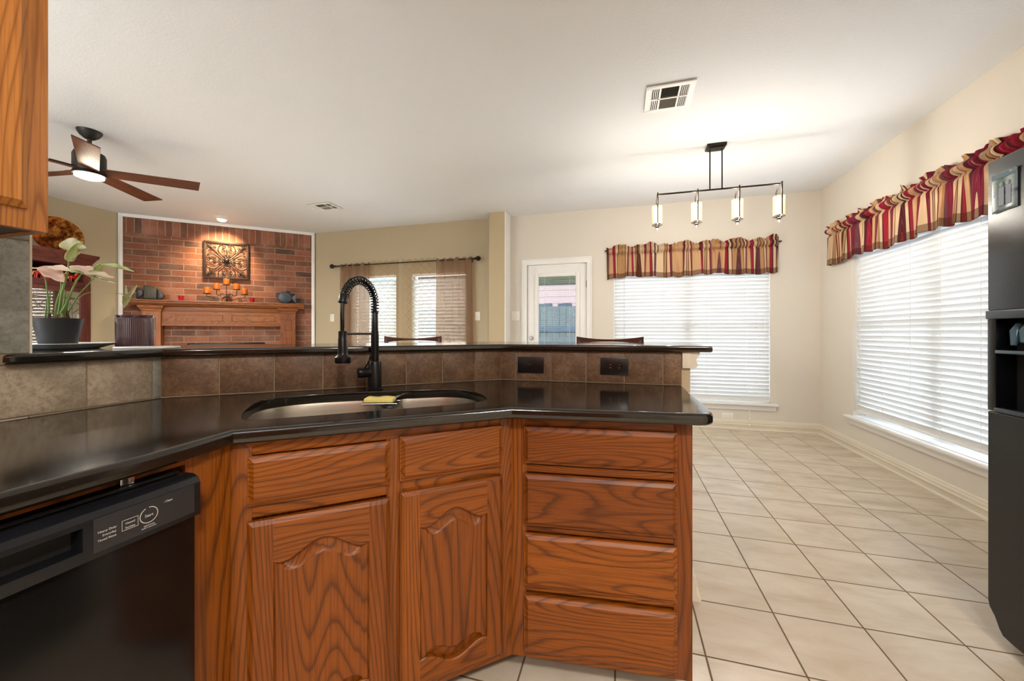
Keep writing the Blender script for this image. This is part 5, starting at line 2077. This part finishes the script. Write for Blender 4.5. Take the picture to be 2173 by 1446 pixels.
# wrought iron wall grille
GR = thing('iron_wall_grille', 'square dark iron scrollwork wall decoration hung on the brick', 'wall decoration', fpt(1.180, -0.018, 2.200), FPA)
IRON = plain('rusted_iron', '#33241b', 0.6, 0.4)
S_ = 0.272
m = MB()
for (a, b_, c_, d_) in ((-S_, -S_, S_, -S_ + 0.028), (-S_, S_ - 0.028, S_, S_), (-S_, -S_ + 0.028, -S_ + 0.028, S_ - 0.028), (S_ - 0.028, -S_ + 0.028, S_, S_ - 0.028)):
    m.box(a, -0.010, b_, c_, 0.012, d_, 0.003)
m.build('frame', IRON, GR)
MB().sphere((0, -0.012, 0), 0.030, 1.25, 0.6, 1.0, 16).build('centre_boss', BLACKP, GR)
for k in range(4):
    a = k * PI / 2
    M_ = Matrix.Rotation(a, 4, 'Y')

    def rt(pts):
        return [tuple(M_ @ Vector(p)) for p in pts]
    m = MB()
    # heart loop reaching the frame, inner scrolls, axis spear
    m.tube(rt(catmull([Vector(p) for p in [(0, 0, 0.045), (-0.050, 0, 0.085), (-0.100, 0, 0.150), (-0.085, 0, 0.215), (-0.040, 0, 0.238), (0, 0, 0.242), (0.040, 0, 0.238), (0.085, 0, 0.215), (0.100, 0, 0.150), (0.050, 0, 0.085)]], 6)), 0.0048, 6, closed=True)
    for sg in (-1, 1):
        m.tube(rt(spiral(sg * 0.030, 0.205, 0.026, 1.25, -PI / 2, sg)), 0.0042, 6)
        m.tube(rt(spiral(sg * 0.034, 0.150, 0.028, 1.25, PI / 2, -sg)), 0.0042, 6)
        m.tube(rt(spiral(sg * 0.022, 0.085, 0.018, 1.2, -PI / 2, sg)), 0.0040, 6)
    m.tube(rt([(0, 0, 0.02), (0, 0, 0.12), (0, 0, 0.135), (0, 0, 0.17)]), [0.006, 0.005, 0.010, 0.003], 6)
    m.build('scroll_heart', IRON, GR)
    M2 = Matrix.Rotation(a + PI / 4, 4, 'Y')
    m = MB()
    def rt2(pts):
        return [tuple(M2 @ Vector(p)) for p in pts]
    m.tube(rt2([(0, 0, 0.04), (0, 0, 0.15), (0, 0, 0.24), (0, 0, 0.255), (0, 0, 0.33)]), [0.004, 0.005, 0.007, 0.013, 0.004], 6)
    for sg in (-1, 1):
        m.tube(rt2(spiral(sg * 0.026, 0.235, 0.022, 1.2, PI / 2, -sg)), 0.0040, 6)
        m.tube(rt2(spiral(sg * 0.022, 0.290, 0.018, 1.2, -PI / 2, sg)), 0.0036, 6)
    m.build('corner_scroll', IRON, GR)

# ------------------------------------------------------------------ display hutch (face looks towards +x)
HX = -6.05
HT = thing('display_hutch', 'dark cherry display hutch with leaded glass doors against the left wall', 'hutch', (HX, 3.030, 0), R(-90))
# local: x from the right side (y=3.03) towards -y world ; -y is... rotate so that front is +x world
HT.rotation_euler = (0, 0, R(104.4))
HT.location = (-5.644, 1.631, 0)
W_ = 1.45          # local x 0..W_ maps to world y 1.58..3.03 ; local -y = world +x
D_ = 0.43
bx(W_ - 0.022, 0.0, 0.0, W_, D_, 1.955).build('side_panel', CHER['z'], HT, smooth=0)
bx(0.0, 0.0, 0.0, 0.022, D_, 1.955).build('side_panel', CHER['z'], HT, smooth=0)
bx(0.022, D_ - 0.015, 0.0, W_ - 0.022, D_, 1.955).build('back_panel', plain('hutch_back_dark', '#2a1512', 0.6), HT, smooth=0)
bx(0.022, 0.0, 1.90, W_ - 0.022, D_ - 0.015, 1.955).build('top_panel', CHER['x'], HT, smooth=0)
bx(0.022, 0.0, 1.655, W_ - 0.022, D_ - 0.015, 1.720).build('display_shelf', CHER['x'], HT, smooth=0)
bx(0.022, 0.0, 0.0, W_ - 0.022, D_ - 0.015, 0.90).build('lower_chest', CHER['x'], HT, smooth=0)
bx(W_ - 0.060, -0.002, 0.90, W_, 0.02, 1.955, bev=0.002).build('face_stile', CHER['z'], HT)
bx(0.0, -0.002, 0.90, 0.060, 0.02, 1.955, bev=0.002).build('face_stile', CHER['z'], HT)
rings = []
for o_, z in ((0.0, 1.905), (0.010, 1.925), (0.010, 1.945), (0.034, 1.990), (0.038, 2.000), (0.048, 2.010), (0.052, 2.035), (0.052, 2.045)):
    rings.append([(-o_, -o_, z), (W_ + o_, -o_, z), (W_ + o_, D_, z), (-o_, D_, z)])
rings[0] = [(-0.001, -0.003, 1.905), (W_ + 0.001, -0.003, 1.905), (W_ + 0.001, D_, 1.905), (-0.001, D_, 1.905)]
m = MB().ringmesh(rings)
m.build('crown', CHER['x'], HT, smooth=20)
for a, b_ in ((W_ - 0.735, W_ - 0.062), (0.062, 0.715)):
    z0, z1 = 0.92, 1.650
    m = MB()
    f = 0.058
    m.box(a, -0.020, z0, a + f, -0.0025, z1, 0.003)
    m.box(b_ - f, -0.020, z0, b_, -0.0025, z1, 0.003)
    m.box(a + f, -0.020, z0, b_ - f, -0.0025, z0 + f, 0.0)
    m.box(a + f, -0.020, z1 - 0.045, b_ - f, -0.0025, z1, 0.0)
    dr = m.build('door', CHER['z'], HT)
    bx(a + f, -0.010, z0 + f, b_ - f, -0.007, z1 - 0.045).build('door_glass', HUTCHG, dr, smooth=0)
    m = MB()
    cx_ = (a + b_) / 2
    zt_ = z1 - 0.045
    for (p, q_) in (((a + f, zt_ - 0.075), (b_ - f, zt_ - 0.075)), ((cx_, zt_), (cx_, zt_ - 0.075)), ((cx_, z0 + f), (cx_, zt_ - 0.26))):
        m.tube([(p[0], -0.012, p[1]), (q_[0], -0.012, q_[1])], 0.003, 5)
    for (ddx, hw_) in ((0, 0.10), (-0.2, 0.10), (0.2, 0.10)):
        m.tube([(cx_ + ddx, -0.012, zt_ - 0.075), (cx_ + ddx + hw_, -0.012, zt_ - 0.165), (cx_ + ddx, -0.012, zt_ - 0.255), (cx_ + ddx - hw_, -0.012, zt_ - 0.165)], 0.003, 5, closed=True)
    m.build('leading', NICKEL, dr, smooth=0)
    MB().lathe([(0.004, -0.020), (0.004, -0.032), (0.010, -0.036), (0.010, -0.044)], (a + 0.03, 0, 1.28), 12, 'y').build('knob', NICKEL, dr)


def hpt(x, y, z):
    return (-5.644 - 0.249 * x - 0.968 * y, 1.631 + 0.968 * x - 0.249 * y, z)


# copper platter leaning on the hutch top
t = NT('hammered_copper')
v = t.coord('Object')
n = t.noise(v, 9, 6, 0.65, 0.2)
vo = t.n('TexVoronoi')
vo.inputs['Scale'].default_value = 60
t.l(v, vo.inputs['Vector'])
COPP = t.pbr(t.ramp(n, [(0.36, '#3a1c10'), (0.47, '#8a5228'), (0.57, '#d09a52'), (0.70, '#5a2c16')]), 0.22, 0.95, t.bump(vo.outputs['Distance'], 0.25, 0.004))  # lighter middle stops paint golden highlights into the copper colour
pp = thing('copper_platter', 'large round hammered copper platter leaning on top of the hutch', 'platter', hpt(1.270, 0.17, 2.0475), R(14.4))
Mx = Matrix.Translation((0, 0, 0.196)) @ Matrix.Rotation(R(-78), 4, 'Y') @ Matrix.Rotation(R(12), 4, 'Z')
m = MB()
rings = []
for q_, h_ in ((0.01, -0.018), (0.10, -0.018), (0.165, -0.012), (0.190, 0.0), (0.205, 0.004), (0.207, 0.008), (0.195, 0.006), (0.160, -0.004), (0.10, -0.011), (0.01, -0.011)):
    rings.append([Mx @ Vector((0.95 * q_ * math.cos(2 * PI * k / 48), 1.28 * q_ * math.sin(2 * PI * k / 48), -h_)) for k in range(48)])
m.ringmesh(rings)
m.build('dish', COPP, pp, smooth=50)
bx(-0.105, -0.10, 0.0, -0.095, 0.10, 0.004).box(-0.075, -0.012, 0.0, -0.066, 0.012, 0.12).build('stand', BRONZE, pp)
tag(bx(-0.02, -0.05, 0, 0.02, 0.05, 0.12, bev=0.004).build('cream_box', plain('cream_card', '#d9c9a6', 0.6), loc=hpt(0.925, 0.12, 2.0455)), 'small cream box standing left of the copper platter', 'box')

# red horse figurines in the open shelf
HRED = plain('red_painted_wood', '#a81f16', 0.3, 0, 0.15)
HCRM = plain('ornament_straw', '#c0904a', 0.6)


def horse(label, x, s_):
    r = thing('horse_figurine', label, 'figurine', hpt(x, 0.10, 1.7205), R(104.4), 'red horse figurines on the hutch shelf')
    m = MB()
    m.sphere((0, 0, 0.072 * s_), 0.030 * s_, 1.55, 0.72, 0.85, 16)
    for lx in (-0.030, 0.030):
        for ly in (-0.011, 0.011):
            m.tube([(lx * s_, ly * s_, 0.065 * s_), (lx * s_, ly * s_, 0.03 * s_), (lx * 1.05 * s_, ly * s_, 0.0)], [0.012 * s_, 0.008 * s_, 0.0085 * s_], 8)
    m.tube([(0.030 * s_, 0, 0.080 * s_), (0.048 * s_, 0, 0.108 * s_), (0.056 * s_, 0, 0.122 * s_)], [0.018 * s_, 0.013 * s_, 0.011 * s_], 10)
    m.tube([(0.048 * s_, 0, 0.124 * s_), (0.066 * s_, 0, 0.114 * s_), (0.080 * s_, 0, 0.102 * s_)], [0.011 * s_, 0.010 * s_, 0.007 * s_], 10)
    for ly in (-0.005, 0.005):
        m.tube([(0.050 * s_, ly * s_, 0.130 * s_), (0.050 * s_, ly * 1.3 * s_, 0.142 * s_)], [0.004 * s_, 0.001], 6)
    m.build('body', HRED, r, smooth=60)
    m = MB()
    m.tube([(0.022 * s_, 0, 0.098 * s_), (0.034 * s_, 0, 0.118 * s_), (0.046 * s_, 0, 0.134 * s_)], [0.006 * s_, 0.009 * s_, 0.006 * s_], 8)
    m.build('mane', HCRM, r, smooth=60)
    MB().tube([(-0.044 * s_, 0, 0.082 * s_), (-0.056 * s_, 0, 0.062 * s_), (-0.057 * s_, 0, 0.038 * s_)], [0.006 * s_, 0.007 * s_, 0.002], 7).build('tail', HCRM, r, smooth=60)
    return r


hy = [(60, 'red horse figurine at the left of the open hutch shelf, beside the tiled wall', 1.05), (84, 'red horse figurine second from left on the open hutch shelf', 1.0), (124, 'red horse figurine behind the pink leaves on the hutch shelf', 0.95), (163, 'red horse figurine at the right end of the open hutch shelf', 0.95)]
horse(hy[0][1], 1.04, 0.95)
horse(hy[1][1], 1.145, 0.90)
horse(hy[2][1], 1.255, 0.85)
horse(hy[3][1], 1.355, 0.85)
# glass dome behind the plant, on the bar
cd = thing('glass_bottle', 'slim clear glass bottle standing behind the plant stems', 'bottle', (-1.940, 0.921, BARZ + 0.0003))
MB().lathe([(0.0085, 0.021), (0.009, 0.024), (0.009, 0.145), (0.007, 0.155), (0.004, 0.162), (0.003, 0.168)], seg=24).build('bottle_body', CLEARG, cd)

# ------------------------------------------------------------------ outdoors, seen through the door's glass
st(bx(-9, Y1 + 0.35, -0.25, 7, 24, -0.12).build('ground', plain('patio_ground', '#8c8c82', 0.9), smooth=0))
t = NT('neighbour_siding')
tc = t.n('TexCoord')
s_ = t.n('SeparateXYZ')
t.l(tc.outputs['Object'], s_.inputs[0])
fr_ = t.math('FRACT', t.math('MULTIPLY', s_.outputs[2], 5.0))
ln = t.ramp(fr_, [(0.0, 1.0), (0.08, 0.0)])
SIDE = t.pbr(t.mix(ln, '#e0c3bd', '#6d5450'), 0.85)
nb = thing('neighbour_house', 'pale pink sided house with two grey windows seen through the door glass', 'house', (-1.6, 11.5, 0))
bx(-5, 0, 0, 5, 4, 3.0).build('house_wall', SIDE, nb, smooth=0)
for x in (-0.80, -0.22):
    bx(x, -0.04, 1.0, x + 0.40, -0.001, 2.02, bev=0.01).build('house_window', plain('house_window_glass', '#54636d', 0.2), nb)
m = MB().prism([(-0.4, 2.95), (4.4, 2.95), (2.0, 4.5)], -5.3, 5.3, 'yz')
m.build('house_roof', plain('roof_shingle', '#6f6a52', 0.9), nb, smooth=0)
tag(bx(-0.75, -0.06, 0, 0.75, 0.06, 0.30, bev=0.01).build('patio_beam', plain('olive_beam_paint', '#6b6f55', 0.8), loc=(-0.98, 6.3, 1.93)), 'olive green patio beam across the top of the door glass view', 'beam')
for x in (-1.67, -0.29):
    tag(bx(-0.05, -0.05, 0, 0.05, 0.05, 2.045, bev=0.005).build('patio_post', plain('post_white', '#d8d6cc', 0.7), loc=(x, 6.3, -0.12)), 'pale post holding the %s end of the patio beam' % ('left' if x < -1 else 'right'), 'post')
fn_ = thing('garden_fence', 'grey blue board fence behind the door glass', 'fence', (-1.8, 8.8, -0.12))
m = MB()
for k in range(48):
    m.box(-3.6 + k * 0.15, 0, 0.02, -3.6 + k * 0.15 + 0.142, 0.02, 1.86, 0.002)
m.build('fence_boards', plain('weathered_boards', '#6f7a78', 0.85), fn_)
bx(-3.6, -0.03, 1.28, 3.6, -0.001, 1.40).build('fence_rail', plain('weathered_rail', '#5d6f7c', 0.85), fn_)
